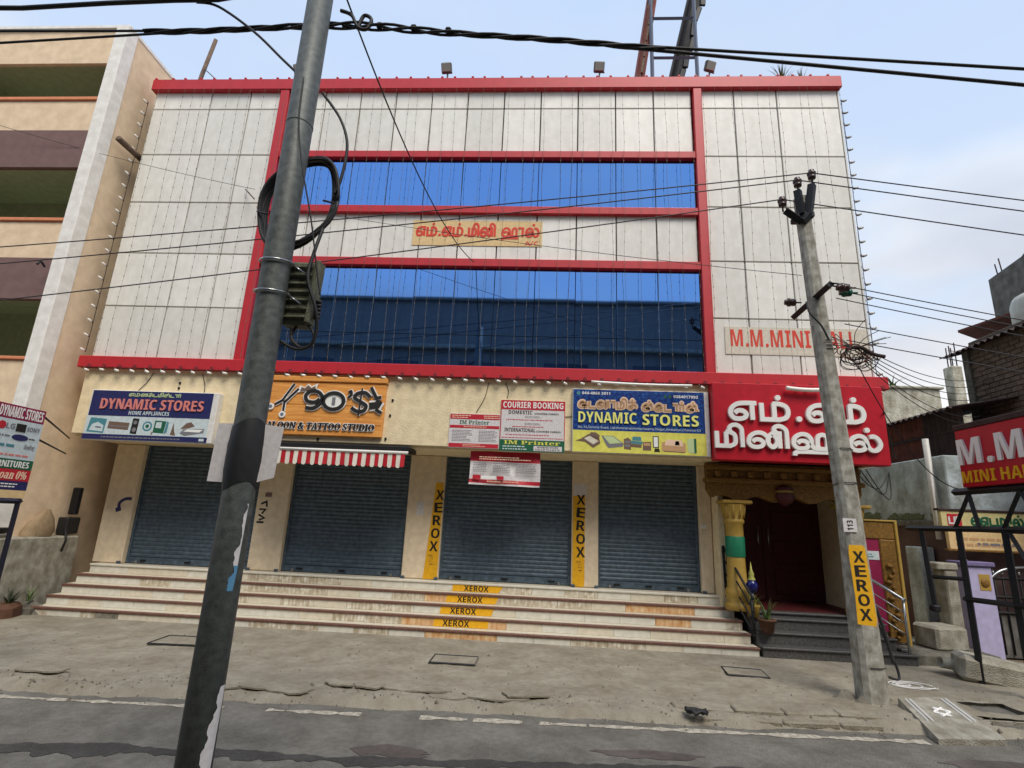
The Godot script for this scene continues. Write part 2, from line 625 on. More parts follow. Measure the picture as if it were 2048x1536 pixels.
	mat("ice", rgb(212, 226, 228), .5, 0, plaster, 2.0)
	mat("salmon", rgb(214, 128, 118), .6)
	mat("pale_green", rgb(190, 206, 150), .6)
	mat("print_red", rgb(200, 34, 52), .5, 0, plaster, 2.0)
	mat("print_green", rgb(22, 92, 62), .5)
	mat("print_grey", rgb(120, 118, 122), .6)
	mat("print_brown", rgb(112, 88, 72), .6)
	mat("print_teal", rgb(70, 132, 142), .6)
	mat("print_tan", rgb(196, 152, 108), .6)
	mat("peach", rgb(236, 202, 172), .5)
	mat("cream_letter", rgb(240, 236, 130), .45)
	mat("banner_tan", rgb(238, 206, 150), .7, 0, plaster, 2.0)
	mat("banner_pale", rgb(226, 218, 200), .7, 0, plaster, 2.0)
	mat("orange_red", rgb(216, 58, 34), .6)
	mat("wood_board", Color.WHITE, .45, 0, wood, .9)
	mat("awning_red", rgb(198, 26, 42), .6, 0, plaster, 3.0)
	mat("awning_white", rgb(238, 232, 218), .6, 0, plaster, 3.0)
	mat("lb_cream", rgb(242, 216, 182), .9, 0, plaster, .5)
	mat("lb_brown", rgb(128, 100, 96), .85, 0, plaster, .7)
	mat("lb_orange", rgb(232, 148, 106), .8, 0, plaster, .9)
	mat("lb_white", rgb(250, 247, 240), .85, 0, plaster, .7)
	mat("lb_green", rgb(200, 214, 184), .85, 0, plaster, .8)
	mat("pole_paint", rgb(110, 115, 111), .55, 0.25, fleck, .9)
	mat("black_rubber", rgb(26, 26, 27), .6)
	mat("cable", rgb(22, 22, 24), .6)
	mat("wire_grey", rgb(48, 46, 50), .55)
	mat("box_weathered", rgb(112, 116, 96), .75, 0, grime, 1.6, nf, .6)
	mat("iron", rgb(34, 34, 36), .55, 0.3, fleck, 1.0)
	mat("iron_navy", rgb(30, 28, 48), .55, 0.2, fleck, 1.0)
	mat("porcelain", rgb(62, 40, 34), .25)
	mat("green_glaze", rgb(14, 84, 64), .25)
	mat("blue_glaze", rgb(20, 26, 92), .2)
	mat("terracotta", rgb(112, 78, 58), .85, 0, dirt, 2.0)
	mat("leaf", rgb(82, 104, 52), .6)
	mat("leaf_pale", rgb(168, 168, 84), .6)
	mat("leaf_dark", rgb(46, 58, 34), .65)
	mat("bulb_white", rgb(236, 232, 222), .25)
	mat("bulb_holder", rgb(84, 66, 56), .6)
	mat("string_cord", rgb(112, 108, 96), .7)
	mat("lilac", rgb(190, 184, 222), .75, 0, plaster, .9)
	mat("lilac_dark", rgb(122, 112, 156), .75, 0, plaster, .9)
	mat("pale_plaster", rgb(206, 219, 224), .9, 0, grime, .21, nf, .3)
	mat("brown_lower", rgb(112, 88, 86), .85, 0, dirt, .6)
	mat("rust_sheet", rgb(126, 70, 58), .8, 0.1, grime, .5)
	mat("rust_dark", rgb(72, 52, 50), .85, 0, grime, .5)
	mat("magenta", rgb(150, 22, 74), .5, 0, plaster, 1.5)
	mat("old_parapet", rgb(206, 202, 186), .92, 0, grime, .3, nf, .4)
	mat("tank", rgb(214, 212, 200), .5, 0, plaster, .8)
	mat("grey_block", rgb(128, 126, 122), .92, 0, grime, .35)
	mat("brick0", rgb(132, 112, 98), .9, 0, dirt, 1.2)
	mat("brick1", rgb(125, 106, 93), .9, 0, dirt, 1.4)
	mat("brick2", rgb(139, 119, 105), .9, 0, dirt, 1.3)
	mat("mortar", rgb(124, 112, 101), .95, 0, dirt, 1.0)
	mat("chalk", rgb(232, 230, 226), .9)
	mat("opp_wall", rgb(128, 124, 120), .9, 0, plaster, .4)
	mat("opp_glass", rgb(40, 46, 56), .1)
	mat("hoarding_red", rgb(150, 70, 62), .8, 0, grime, .9)
	mat("hoarding_dark", rgb(60, 60, 66), .8, 0, grime, .9)
	mat("steel_blue", rgb(108, 116, 132), .6, 0.2)
	mat("lamp_body", rgb(104, 102, 98), .55, 0.3)
	mat("lamp_glass", rgb(176, 174, 164), .15)
	mat("timber", rgb(132, 110, 94), .85, 0, grime, 1.0)
	mat("stone_grey", rgb(142, 136, 124), .95, 0, grime, 1.5, nb, .8)
	mat("bundle", rgb(176, 154, 122), .95, 0, dirt, 1.8, nf, .8)
	mat("moss", rgb(122, 130, 98), .95, 0, grime, 2.0)
	mat("road_stain", rgb(112, 102, 96), .88, 0, tar, .5)
	mat("sticker_blue", rgb(92, 150, 190), .6, 0, plaster, 3.0)

# ---------- the setting ----------
func build_ground() -> void:
	var st := begin()
	quad(st, Vector3(-150, -.035, -150), Vector3(150, -.035, -150), Vector3(150, -.035, 60), Vector3(-150, -.035, 60))
	struct("ground", done(st), mats.earth)
	st = begin()
	quad(st, Vector3(-120, 0, -7.4), Vector3(120, 0, -7.4), Vector3(120, 0, 3.4), Vector3(-120, 0, 3.4))
	struct("road", done(st), mats.asphalt, Vector3(0, -.001, 0))
	# ragged band along the carriageway, darker than the asphalt
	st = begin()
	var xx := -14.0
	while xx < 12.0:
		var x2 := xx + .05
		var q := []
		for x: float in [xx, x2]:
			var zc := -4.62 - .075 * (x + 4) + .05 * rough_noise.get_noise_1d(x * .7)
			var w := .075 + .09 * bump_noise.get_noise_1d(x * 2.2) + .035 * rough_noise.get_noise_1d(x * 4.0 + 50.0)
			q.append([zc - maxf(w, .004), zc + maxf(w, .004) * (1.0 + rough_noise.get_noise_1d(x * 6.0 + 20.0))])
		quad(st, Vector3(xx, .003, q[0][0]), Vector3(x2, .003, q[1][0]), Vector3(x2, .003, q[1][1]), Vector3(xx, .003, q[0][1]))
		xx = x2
	struct("tar_seam", done(st), mats.band_dark)
	# worn white edge line in ragged lengths
	for seg in [[-14.0, -3.05], [-2.62, -1.7], [-1.12, -.66], [-.6, -.12], [.04, .5], [.53, 3.78], [4.72, 9.0]]:
		st = begin()
		var x: float = seg[0]
		while x < seg[1]:
			var x2: float = minf(x + .05, seg[1])
			var za := -5.87 - .05 * x
			var zb := -5.87 - .05 * x2
			var wa := .04 + .05 * rough_noise.get_noise_1d(x * 2.5)
			var wb := .04 + .05 * rough_noise.get_noise_1d(x2 * 2.5)
			if rough_noise.get_noise_1d(x * 2.2 + 90.0) > -.75 and wa > .006 and wb > .006:
				quad(st, Vector3(x, .003, za - wa), Vector3(x2, .003, zb - wb), Vector3(x2, .003, zb + wb), Vector3(x, .003, za + wa))
			x = x2
		struct("road_marking", done(st), mats.road_paint)
	# bumpy concrete apron between road and steps, left open over the two drain pits
	st = begin(true)
	var cx := .045
	var cz := .042
	var nx := int(26.0 / cx)
	var nz := int(3.6 / cz)
	var hs := []
	for j in nz + 1:
		var row := PackedFloat32Array()
		for i in nx + 1:
			row.append(apron_height(-15.0 + i * cx, -5.75 - j * cz))
		hs.append(row)
	for j in nz:
		for i in nx:
			var x0 := -15.0 + i * cx
			var z0 := -5.75 - j * cz
			if z0 > apron_edge(x0) + .12:
				continue
			if (x0 > 4.95 and x0 < 5.5 and z0 < -6.93 and z0 > -7.38) or (x0 > 4.72 and x0 < 5.36 and z0 < -6.46 and z0 > -6.72):
				continue
			quad(st, Vector3(x0, hs[j][i], z0), Vector3(x0, hs[j + 1][i], z0 - cz), Vector3(x0 + cx, hs[j + 1][i + 1], z0 - cz), Vector3(x0 + cx, hs[j][i + 1], z0))
	struct("pavement", done(st), mats.apron)
	# yard behind the pavement, right of the hall
	st = begin()
	quad(st, Vector3(5.7, .02, -30), Vector3(40, .02, -30), Vector3(40, .02, -9.3), Vector3(5.7, .02, -9.3))
	struct("yard", done(st), mats.earth)
	for pit in [[4.93, 5.55, -7.42, -6.9], [4.7, 5.4, -6.75, -6.44]]:
		var o := thing("drain_pit", "open rectangular drain pit with concrete sides by the chalked slab", "drain", Vector3.ZERO, "open drain pits beside the chalked slab")
		slab(o, "wall", mats.concrete, pit[0] - .04, pit[1] + .04, -.8, .035, pit[2] - .06, pit[2], .005)
		slab(o, "wall", mats.concrete, pit[0] - .04, pit[1] + .04, -.8, .03, pit[3], pit[3] + .06, .005)
		slab(o, "wall", mats.concrete, pit[0] - .06, pit[0], -.8, .033, pit[2], pit[3], .005)
		slab(o, "wall", mats.concrete, pit[1], pit[1] + .06, -.8, .033, pit[2], pit[3], .005)
		slab(o, "floor", mats.concrete, pit[0], pit[1], -.82, -.76, pit[2], pit[3], .0)

# ---------- the mini hall ----------
func build_hall() -> void:
	var H := thing("commercial_building", "three-storey hall building clad in off-white panels with red bands and blue mirror glass", "building")
	# body
	slab(H, "wall", mats.pale_plaster, -8.58, 5.68, 3.12, 10.5, -22, -9.62, .02)
	slab(H, "wall", mats.cream_wall, -8.55, 3.12, 0.0, 3.118, -22, -10.62, .02)
	slab(H, "fascia", mats.cream_wall, -8.64, 5.74, 3.1, 4.42, -10.4, -9.3, .012)
	slab(H, "soffit", mats.cream_wall, -8.6, 5.7, 3.06, 3.098, -10.6, -9.36, .004)
	# cladding panels
	var pz := -9.35
	var th := .06
	var ys := [4.5, 5.63, 6.77, 7.92, 9.05, 10.18, 10.62]
	var g := .011
	for side in [[-8.65, -7.37, -6.5, -5.78], [2.98, 3.67, 4.52, 5.72]]:
		for r in 6:
			for k in 3:
				slab(H, "cladding_panel", mats["panel%d" % rng.randi_range(0, 3)], side[k] + g, side[k + 1] - g, ys[r] + g, ys[r + 1] - g, pz - th, pz + rng.randf_range(-.002, .002), .008)
	slab(H, "backing", mats.joint, -8.6, -5.7, 4.4, 10.6, -9.61, pz - th - .004, .0)
	slab(H, "backing", mats.joint, 2.9, 5.68, 4.4, 10.6, -9.61, pz - th - .004, .0)
	var cx := []
	for k in 12:
		cx.append(-5.6 + k * .7655)
	for row in [[10.18, 10.62], [9.04, 10.18], [6.62, 7.78]]:
		for k in 11:
			slab(H, "cladding_panel", mats["panel%d" % rng.randi_range(0, 3)], cx[k] + g, cx[k + 1] - g, row[0] + g, row[1] - g, pz - th, pz + rng.randf_range(-.002, .002), .008)
	slab(H, "backing", mats.joint, -5.62, 2.84, 9.0, 10.6, -9.61, pz - th - .004, .0)
	slab(H, "backing", mats.joint, -5.62, 2.84, 6.6, 7.8, -9.61, pz - th - .004, .0)
	# mirror glass
	for row in [[7.84, 8.96, -9.38], [5.2, 6.56, -9.38], [4.5, 5.2, -9.38]]:
		for k in 11:
			var w: float = .7655 - .012
			var hh: float = row[1] - row[0] - .012
			part(H, "glass_pane", box(w, hh, .02, .002), mats.glass, Vector3(cx[k] + .383, (row[0] + row[1]) / 2, row[2] + .01), Vector3(rng.randf_range(-.07, .07), rng.randf_range(-.12, .12), 0))
	slab(H, "backing", mats.joint, -5.62, 2.84, 7.8, 9.02, -9.615, -9.405, .0)
	slab(H, "backing", mats.joint, -5.62, 2.84, 4.4, 6.598, -9.617, -9.407, .0)
	# red bands and uprights
	var R: Material = mats.red_band
	slab(H, "red_band", R, -8.7, 5.78, 10.6, 10.87, -9.7, -9.24, .012)
	slab(H, "red_band", R, -8.76, 5.88, 4.34, 4.562, -9.62, -9.2, .012)
	slab(H, "red_band", R, -5.615, 2.835, 8.95, 9.105, -9.6, -9.265, .01)
	slab(H, "red_band", R, -5.615, 2.835, 7.69, 7.85, -9.6, -9.265, .01)
	slab(H, "red_band", R, -5.615, 2.835, 6.55, 6.715, -9.6, -9.265, .01)
	slab(H, "red_upright", R, -5.8, -5.62, 4.565, 10.595, -9.6, -9.255, .01)
	slab(H, "red_upright", R, 2.84, 3.01, 4.565, 10.595, -9.6, -9.255, .01)
	slab(H, "edge_trim", mats.white, 5.72, 5.75, 4.565, 10.595, -9.6, -9.34, .005)
	# shutters between pillars, shop floor level .78
	var px := [[-8.56, -7.97], [-5.5, -4.88], [-2.55, -1.86], [.58, 1.07], [2.92, 3.14]]
	for p in px:
		slab(H, "pillar", mats.pillar, p[0], p[1], .785, 3.055, -10.6, -10.35, .015)
	var sh := [[-7.97, -5.5], [-4.88, -2.55], [-1.86, .58], [1.07, 2.92]]
	for s in sh:
		var a: float = s[0]
		var b: float = s[1]
		var st := begin(true)
		var y := .9
		var pitch := .074
		while y < 3.05:
			for k in 6:
				var t0 := float(k) / 6.0
				var t1 := float(k + 1) / 6.0
				var d0 := .016 * pow(absf(sin(t0 * PI)), .6)
				var d1 := .016 * pow(absf(sin(t1 * PI)), .6)
				quad(st, Vector3(a + .03, y + t0 * pitch, d0), Vector3(a + .03, y + t1 * pitch, d1), Vector3(b - .03, y + t1 * pitch, d1), Vector3(b - .03, y + t0 * pitch, d0))
			y += pitch
		var sp := part(H, "shutter", done(st), mats.shutter, Vector3(0, 0, -10.5))
		slab(sp, "bottom_rail", mats.shutter, a + .02, b - .02, .79, .9, -.03, .03, .006)
		slab(sp, "guide", mats.shutter, a, a + .05, .79, 3.05, -.03, .045, .006)
		slab(sp, "guide", mats.shutter, b - .05, b, .79, 3.05, -.03, .045, .006)
		for lx in [a + .35, (a + b) / 2, b - .35]:
			slab(sp, "latch", mats.iron, lx - .06, lx + .06, .83, .86, .03, .05, .003)
		for lx in [a + .22, b - .22]:
			slab(sp, "padlock", mats.steel, lx - .022, lx + .022, .79, .84, .032, .06, .006)
		slab(sp, "shutter_foot", mats.shutter, a - .07, a, .787, .83, .15, .2, .008)
		slab(sp, "shutter_foot", mats.shutter, b, b + .07, .787, .83, .15, .2, .008)
	# painted advertising on the pillars
	for q in [[-2.14, -1.875, .8, 2.54, 0], [.6, .82, .8, 2.56, 1]]:
		var y1: float = q[3]
		var ps := part(H, "painted_sign", plate([Vector2(q[0] + (.12 if q[4] == 0 else .0), y1), Vector2(q[1], y1), Vector2(q[1], .83), Vector2(q[0] + .2, .79), Vector2(q[0], .79)], .003), mats.yellow_paint, Vector3(0, 0, -10.349), Vector3.ZERO, "yellow painted strip with black letters running down the pillar")
		var ly := y1 - .12
		for ch in ["X", "E", "R", "O", "X"]:
			var cxm: float = q[0] + .15 + .055 * (ly - 1.2) * (1 if q[4] == 0 else 0)
			var o := words(ps, "letter", ch, bold, cxm - .085, cxm + .075, ly - .2, ly - .02, .004, mats.black_paint, .002)
			o.rotation_degrees.z = rng.randf_range(-5, 5)
			ly -= .235
		for k in 4:
			var yy := ly - .03 - k * .05
			words(ps, "small_writing", ["2S", "-11", "1+", "+"][k], sans, q[0] + .07 + .01 * k, q[0] + .15 + .01 * k, yy - .03, yy, .004, mats.nosing, .002)
	# bits on the pillars
	slab(H, "notice_paper", mats.paper, .6, .86, 2.4, 2.62, -10.349, -10.344, .0, "white paper notice taped to the pillar")
	slab(H, "sticker", mats.paper, -2.36, -2.22, 1.92, 2.16, -10.349, -10.345, .0)
	slab(H, "switch_box", mats.white, 2.94, 3.03, 1.9, 1.98, -10.35, -10.3, .008)
	slab(H, "meter_plate", mats.lb_brown, -5.34, -5.22, 2.14, 2.22, -10.349, -10.335, .004)
	var st2 := begin()
	add_stroke(st2, smooth(v2([-8.24, 1.78, -8.25, 1.9, -8.15, 1.98, -8.02, 1.99]), 5), .06, 0, .003)
	add_stroke(st2, v2([-8.3, 1.76, -8.2, 1.8]), .08, .0005, .003)
	part(H, "painted_mark", done(st2), mats.navy, Vector3(0, 0, -10.349))
	st2 = begin()
	for s in [[-5.4, 2.0, -5.3, 2.05, -5.28, 1.95], [-5.42, 1.9, -5.3, 1.9, -5.36, 1.82], [-5.42, 1.8, -5.3, 1.74, -5.4, 1.7], [-5.44, 1.66, -5.3, 1.66]]:
		add_stroke(st2, v2(s), .035, rng.randf() * .001, .003)
	part(H, "painted_mark", done(st2), mats.black_paint, Vector3(0, 0, -10.349))
	# bolt marks and hairline cracks with loose leads on the fascia
	for k in [[-7.3, 4.28, -7.55, 3.9], [-6.35, 4.28, -6.25, 3.86], [-1.0, 4.28, -1.2, 3.72], [-.7, 4.28, -.66, 4.0], [.38, 3.7, .5, 3.72]]:
		part(H, "loose_lead", tube(smooth([Vector3(k[0], k[1], -9.29), Vector3((k[0] + k[2]) / 2 + .04, (k[1] + k[3]) / 2, -9.285), Vector3(k[2], k[3], -9.29)]), .006), mats.cable)
	for k in [[-2.72, 3.9], [-2.74, 3.62], [-2.78, 3.2], [-6.75, 4.1], [-6.75, 4.0], [-4.0, 3.15]]:
		part(H, "bolt", box(.035, .045, .03, .006), mats.iron, Vector3(k[0], k[1], -9.29))
	# clips along the parapet
	for k in 44:
		var x := -8.6 + k * .328 + rng.randf_range(-.06, .06)
		part(H, "parapet_clip", box(.05, .05, .1, .012), R, Vector3(x, 10.89, -9.29), Vector3(0, 0, rng.randf_range(-25, 25)))
	# stubs of pipe leaning out of the side wall
	part(H, "pipe_stub", tube([Vector3(-8.76, 9.05, -8.85), Vector3(-8.74, 9.03, -9.75)], .065, -1.0, 10), mats.timber)

func build_steps() -> void:
	var S := thing("entrance_steps", "long flight of five tiled steps with brown nosings below the shutters", "steps")
	var kinds := ["tile_clean", "tile_clean", "tile_warm", "tile_drip"]
	var x0 := -8.4
	var x1 := 3.3
	var rise := [.16, .315, .47, .625, .78]
	var front := [-9.2, -9.44, -9.68, -9.92, -10.16]
	for k in 5:
		var y0: float = -.05 if k == 0 else rise[k - 1]
		var y1: float = rise[k]
		var xr := x1 + .12 - .035 * k
		var xl := x0 - .02 * (4 - k)
		slab(S, "core", mats.concrete, xl, xr, -.05 if k == 0 else y0 - .02, y1 - .036, -10.6, front[k] - .012, .004)
		slab(S, "tread", mats.tile_warm, xl - .004, xr + .004, y1 - .034, y1, (front[k + 1] - .02) if k < 4 else -10.62, front[k] - .05, .004)
		slab(S, "nosing", mats.nosing if k < 4 else mats.tile_clean, xl - .01, xr + .01, y1 - .036, y1 + .003, front[k] - .048, front[k] + .022, .012)
		var x := xl
		var first := true
		while x < xr - .01:
			var w := .58 if not first else .3 + .11 * k
			first = false
			var xe := minf(x + w, xr)
			var mid := (x + xe) / 2
			var key: String = kinds[rng.randi_range(0, 3)]
			var away := absf(mid + 1.3)
			if away < .85 and k < 4 and rng.randf() < .8:
				key = "tile_rust"
			elif absf(mid - 2.2) < .5 and k >= 2 and k < 4:
				key = "tile_rust"
			elif mid < -2.2 and mid > -5.2 and k < 4 and rng.randf() < .6:
				key = "tile_drip"
			slab(S, "tile", mats[key], x + .002, xe - .002, y0 + (.002 if k > 0 else 0), y1 - .037, front[k] - .014, front[k] + rng.randf_range(-.001, .002), .003)
			x = xe
	slab(S, "patch", mats.tile_grey, -7.34, -6.93, -.02, .12, front[0] - .01, front[0] + .006, .004)
	for k in 4:
		var yy: float = [.165, .32, .475, .63][k]
		var xs := -1.72 + .055 * k
		var pz: float = front[k + 1]
		var ps := part(S, "painted_sign", plate([Vector2(xs, yy), Vector2(xs + .9 - .02 * k, yy - .0), Vector2(xs + .92, yy + .115), Vector2(xs + .02, yy + .118)], .0025), mats.yellow_paint, Vector3(0, 0, pz + .003), Vector3.ZERO, "yellow painted block with a black handwritten word on the riser")
		words(ps, "lettering", "XEROX", bold, xs + .16 + .02 * k, xs + .6 + .02 * k, yy + .012, yy + .104, .003, mats.black_paint, .002)
	slab(S, "side_wall", mats.concrete_dark, -8.55, -8.41, -.05, .15, -9.6, -9.1, .02)

func build_portal() -> void:
	var P := thing("temple_style_portal", "gold temple-style portal with banded columns under the red hall sign", "portal")
	# lintel with a wavy lower edge and a crest
	var o := []
	o.append(Vector2(2.9, 3.04))
	o.append(Vector2(2.9, 2.58))
	for k in 41:
		var t := k / 40.0
		o.append(Vector2(lerpf(2.98, 5.42, t), 2.44 + .045 * sin(t * TAU * 4.0) * (1.0 if t < .9 else .3)))
	o.append(Vector2(5.5, 2.58))
	o.append(Vector2(5.5, 3.04))
	part(P, "lintel", plate(o, .16), mats.gold, Vector3(0, 0, -9.86))
	slab(P, "cornice", mats.gold, 2.86, 5.54, 2.7, 2.78, -9.86, -9.62, .02)
	slab(P, "cornice", mats.gold, 2.9, 5.5, 2.92, 3.0, -9.86, -9.64, .02)
	for k in 9:
		slab(P, "bracket", mats.gold, 3.02 + k * .28, 3.13 + k * .28, 2.79, 2.91, -9.8, -9.63, .02)
	part(P, "crest", lathe([Vector2(.02, -.16), Vector2(.12, -.1), Vector2(.17, 0), Vector2(.12, .09), Vector2(.16, .14), Vector2(.02, .2)], 16), mats.maroon, Vector3(4.2, 2.5, -9.72))
	part(P, "crest_ring", lathe([Vector2(.1, 0), Vector2(.16, .02), Vector2(.1, .05)], 16), mats.gold_light, Vector3(4.2, 2.56, -9.7))
	var prof := [Vector2(.0, .62), Vector2(.21, .62), Vector2(.21, .72), Vector2(.17, .75), Vector2(.2, .84), Vector2(.2, .92), Vector2(.16, .98), Vector2(.15, 1.3), Vector2(.145, 1.46)]
	for cx in [3.34, 5.3]:
		var c := part(P, "column", lathe(prof, 20), mats.gold_light, Vector3(cx, 0, -9.78))
		part(c, "band", lathe([Vector2(.15, 1.46), Vector2(.158, 1.48), Vector2(.158, 1.78), Vector2(.15, 1.8)], 20), mats.green_band)
		part(c, "shaft", lathe([Vector2(.145, 1.8), Vector2(.145, 2.0), Vector2(.17, 2.03), Vector2(.17, 2.07), Vector2(.15, 2.1), Vector2(.2, 2.26), Vector2(.21, 2.34)], 20), mats.gold_light)
		part(c, "capital", box(.5, .06, .4, .015), mats.gold_light, Vector3(.02, 2.375, .0))
		for k in 10:
			var a := TAU * k / 10.0
			part(c, "flute", tube([Vector3(cos(a) * .165, 2.11, sin(a) * .165), Vector3(cos(a) * .2, 2.32, sin(a) * .2)], .02, -1.0, 6), mats.gold_light)
	# hallway behind: side walls, ceiling, back, floor and a pair of doors
	slab(P, "wall", mats.cream_wall, 3.15, 3.25, .6, 3.05, -12.6, -10.0, .0)
	slab(P, "wall", mats.cream_wall, 5.5, 5.54, .6, 3.05, -12.6, -9.9, .0)
	slab(P, "ceiling", mats.cream_wall, 3.1, 5.56, 3.06, 3.098, -12.6, -9.62, .0)
	slab(P, "floor", mats.maroon, 3.25, 5.5, .56, .622, -12.6, -9.95, .0)
	slab(P, "wall", mats.cream_wall, 5.545, 5.68, .0, 3.06, -20, -10.3, .01)
	for x in [3.26, 4.38]:
		var d := slab(P, "door", mats.maroon, x, x + 1.11, .63, 3.05, -11.3, -11.24, .01, "dark red wooden door leaf with raised panels")
		for k in 4:
			part(d, "door_panel", box(.74, .42, .03, .015), mats.maroon, Vector3(0, -.88 + k * .56, .04))
		part(d, "handle", tube([Vector3(.46 if x < 4.0 else -.46, -.2, .07), Vector3(.46 if x < 4.0 else -.46, .15, .07)], .015, -1.0, 8), mats.steel)
	# black granite steps
	var G := thing("granite_steps", "three black granite steps climbing to the gold portal", "steps")
	var ry := [.19, .37, .55, .615]
	var rz := [-9.16, -9.36, -9.56, -9.8]
	for k in 4:
		var xl := 3.46 - .0 * k
		var xr: float = [5.74, 5.56, 5.54, 5.5][k]
		slab(G, "riser", mats.granite, xl, xr, -.05 if k == 0 else ry[k - 1] - .01, ry[k] - .032, -10.4, rz[k], .004)
		slab(G, "tread", mats.granite, xl - .01, xr + .02, ry[k] - .03, ry[k], -10.45, rz[k] + .03, .008)
	slab(G, "side_block", mats.granite, 5.6, 5.76, .195, .24, -10.4, -9.3, .01)
	# hand rails
	var hr := thing("handrail", "steel handrail sloping beside the yellow column and tiled steps", "handrail")
	part(hr, "post", tube([Vector3(3.38, .3, -9.25), Vector3(3.36, .86, -9.25)], .022, -1.0, 8), mats.iron)
	part(hr, "post", tube([Vector3(3.22, .78, -10.0), Vector3(3.2, 1.62, -10.0)], .022, -1.0, 8), mats.iron)
	for k in 4:
		part(hr, "rail", tube([Vector3(3.2, 1.62 - k * .2, -10.0), Vector3(3.38, .86 - k * .18, -9.22)], .02 if k == 0 else .012, -1.0, 8), mats.iron)
	hr = thing("handrail", "shiny steel handrail sloping in front of the magenta notice board", "handrail")
	part(hr, "rail", tube([Vector3(5.3, 1.36, -9.85), Vector3(5.62, .98, -9.15)], .024, -1.0, 10), mats.steel)
	part(hr, "end_cap", box(.06, .06, .06, .012), mats.steel, Vector3(5.62, .97, -9.14), Vector3(0, 0, 30))
	for k in 3:
		part(hr, "rail", tube([Vector3(5.3, 1.16 - k * .16, -9.85), Vector3(5.62, .78 - k * .16, -9.15)], .01, -1.0, 6), mats.steel)
	part(hr, "post", tube([Vector3(5.3, .5, -9.85), Vector3(5.3, 1.36, -9.85)], .02, -1.0, 8), mats.steel)
	part(hr, "post", tube([Vector3(5.62, .2, -9.15), Vector3(5.62, .98, -9.15)], .02, -1.0, 8), mats.steel)
	part(hr, "rosette", lathe([Vector2(0, 0), Vector2(.1, .01), Vector2(.08, .04), Vector2(0, .05)], 14), mats.iron, Vector3(5.34, 1.28, -9.8), Vector3(90, 0, 0))
	# framed notice board
	var B := thing("notice_board", "tall gold-framed board with magenta panel beside the portal", "board")
	slab(B, "frame", mats.gold, 5.28, 6.01, 1.86, 2.15, -9.86, -9.78, .015)
	slab(B, "frame", mats.gold, 5.74, 6.01, .24, 1.858, -9.86, -9.78, .015)
	slab(B, "edge_strip", mats.gold_light, 6.01, 6.06, .2, 2.16, -9.88, -9.76, .01)
	slab(B, "edge_strip", mats.gold_light, 5.28, 6.06, 2.152, 2.18, -9.88, -9.76, .01)
	slab(B, "panel", mats.magenta, 5.28, 5.74, .4, 1.86, -9.85, -9.8, .004)
	slab(B, "notice", mats.ice, 5.31, 5.72, 1.52, 1.66, -9.798, -9.792, .002)
	print_lines(B, "small_print", 5.36, 5.68, 1.55, 1.63, 2, -9.791, mats.print_teal)
	for k in 14:
		var y := .32 + k * .085
		part(B, "carving", lathe([Vector2(0, -.04), Vector2(.05 + .02 * sin(k * 2.0), 0), Vector2(0, .05)], 8), mats.gold, Vector3(5.86 + .05 * sin(k * 1.7), y, -9.77))

# rows of fine print too small to read: word-long dashes
func print_lines(parent: Node, called: String, x0: float, x1: float, y0: float, y1: float, rows: int, z: float, m: Material, full := .9) -> void:
	var st := begin()
	var ph := (y1 - y0) / rows
	for r in rows:
		var x := x0
		var end := lerpf(x0, x1, rng.randf_range(full - .2, full + .1))
		var yc := y1 - (r + .5) * ph
		while x < end:
			var w := rng.randf_range(.5, 1.6) * ph
			var xe := minf(x + w, x1)
			add_box(st, Vector3((x + xe) / 2, yc, z + .001), Vector3(xe - x, ph * .42, .002))
			x = xe + ph * .3
	part(parent, called, done(st), m)

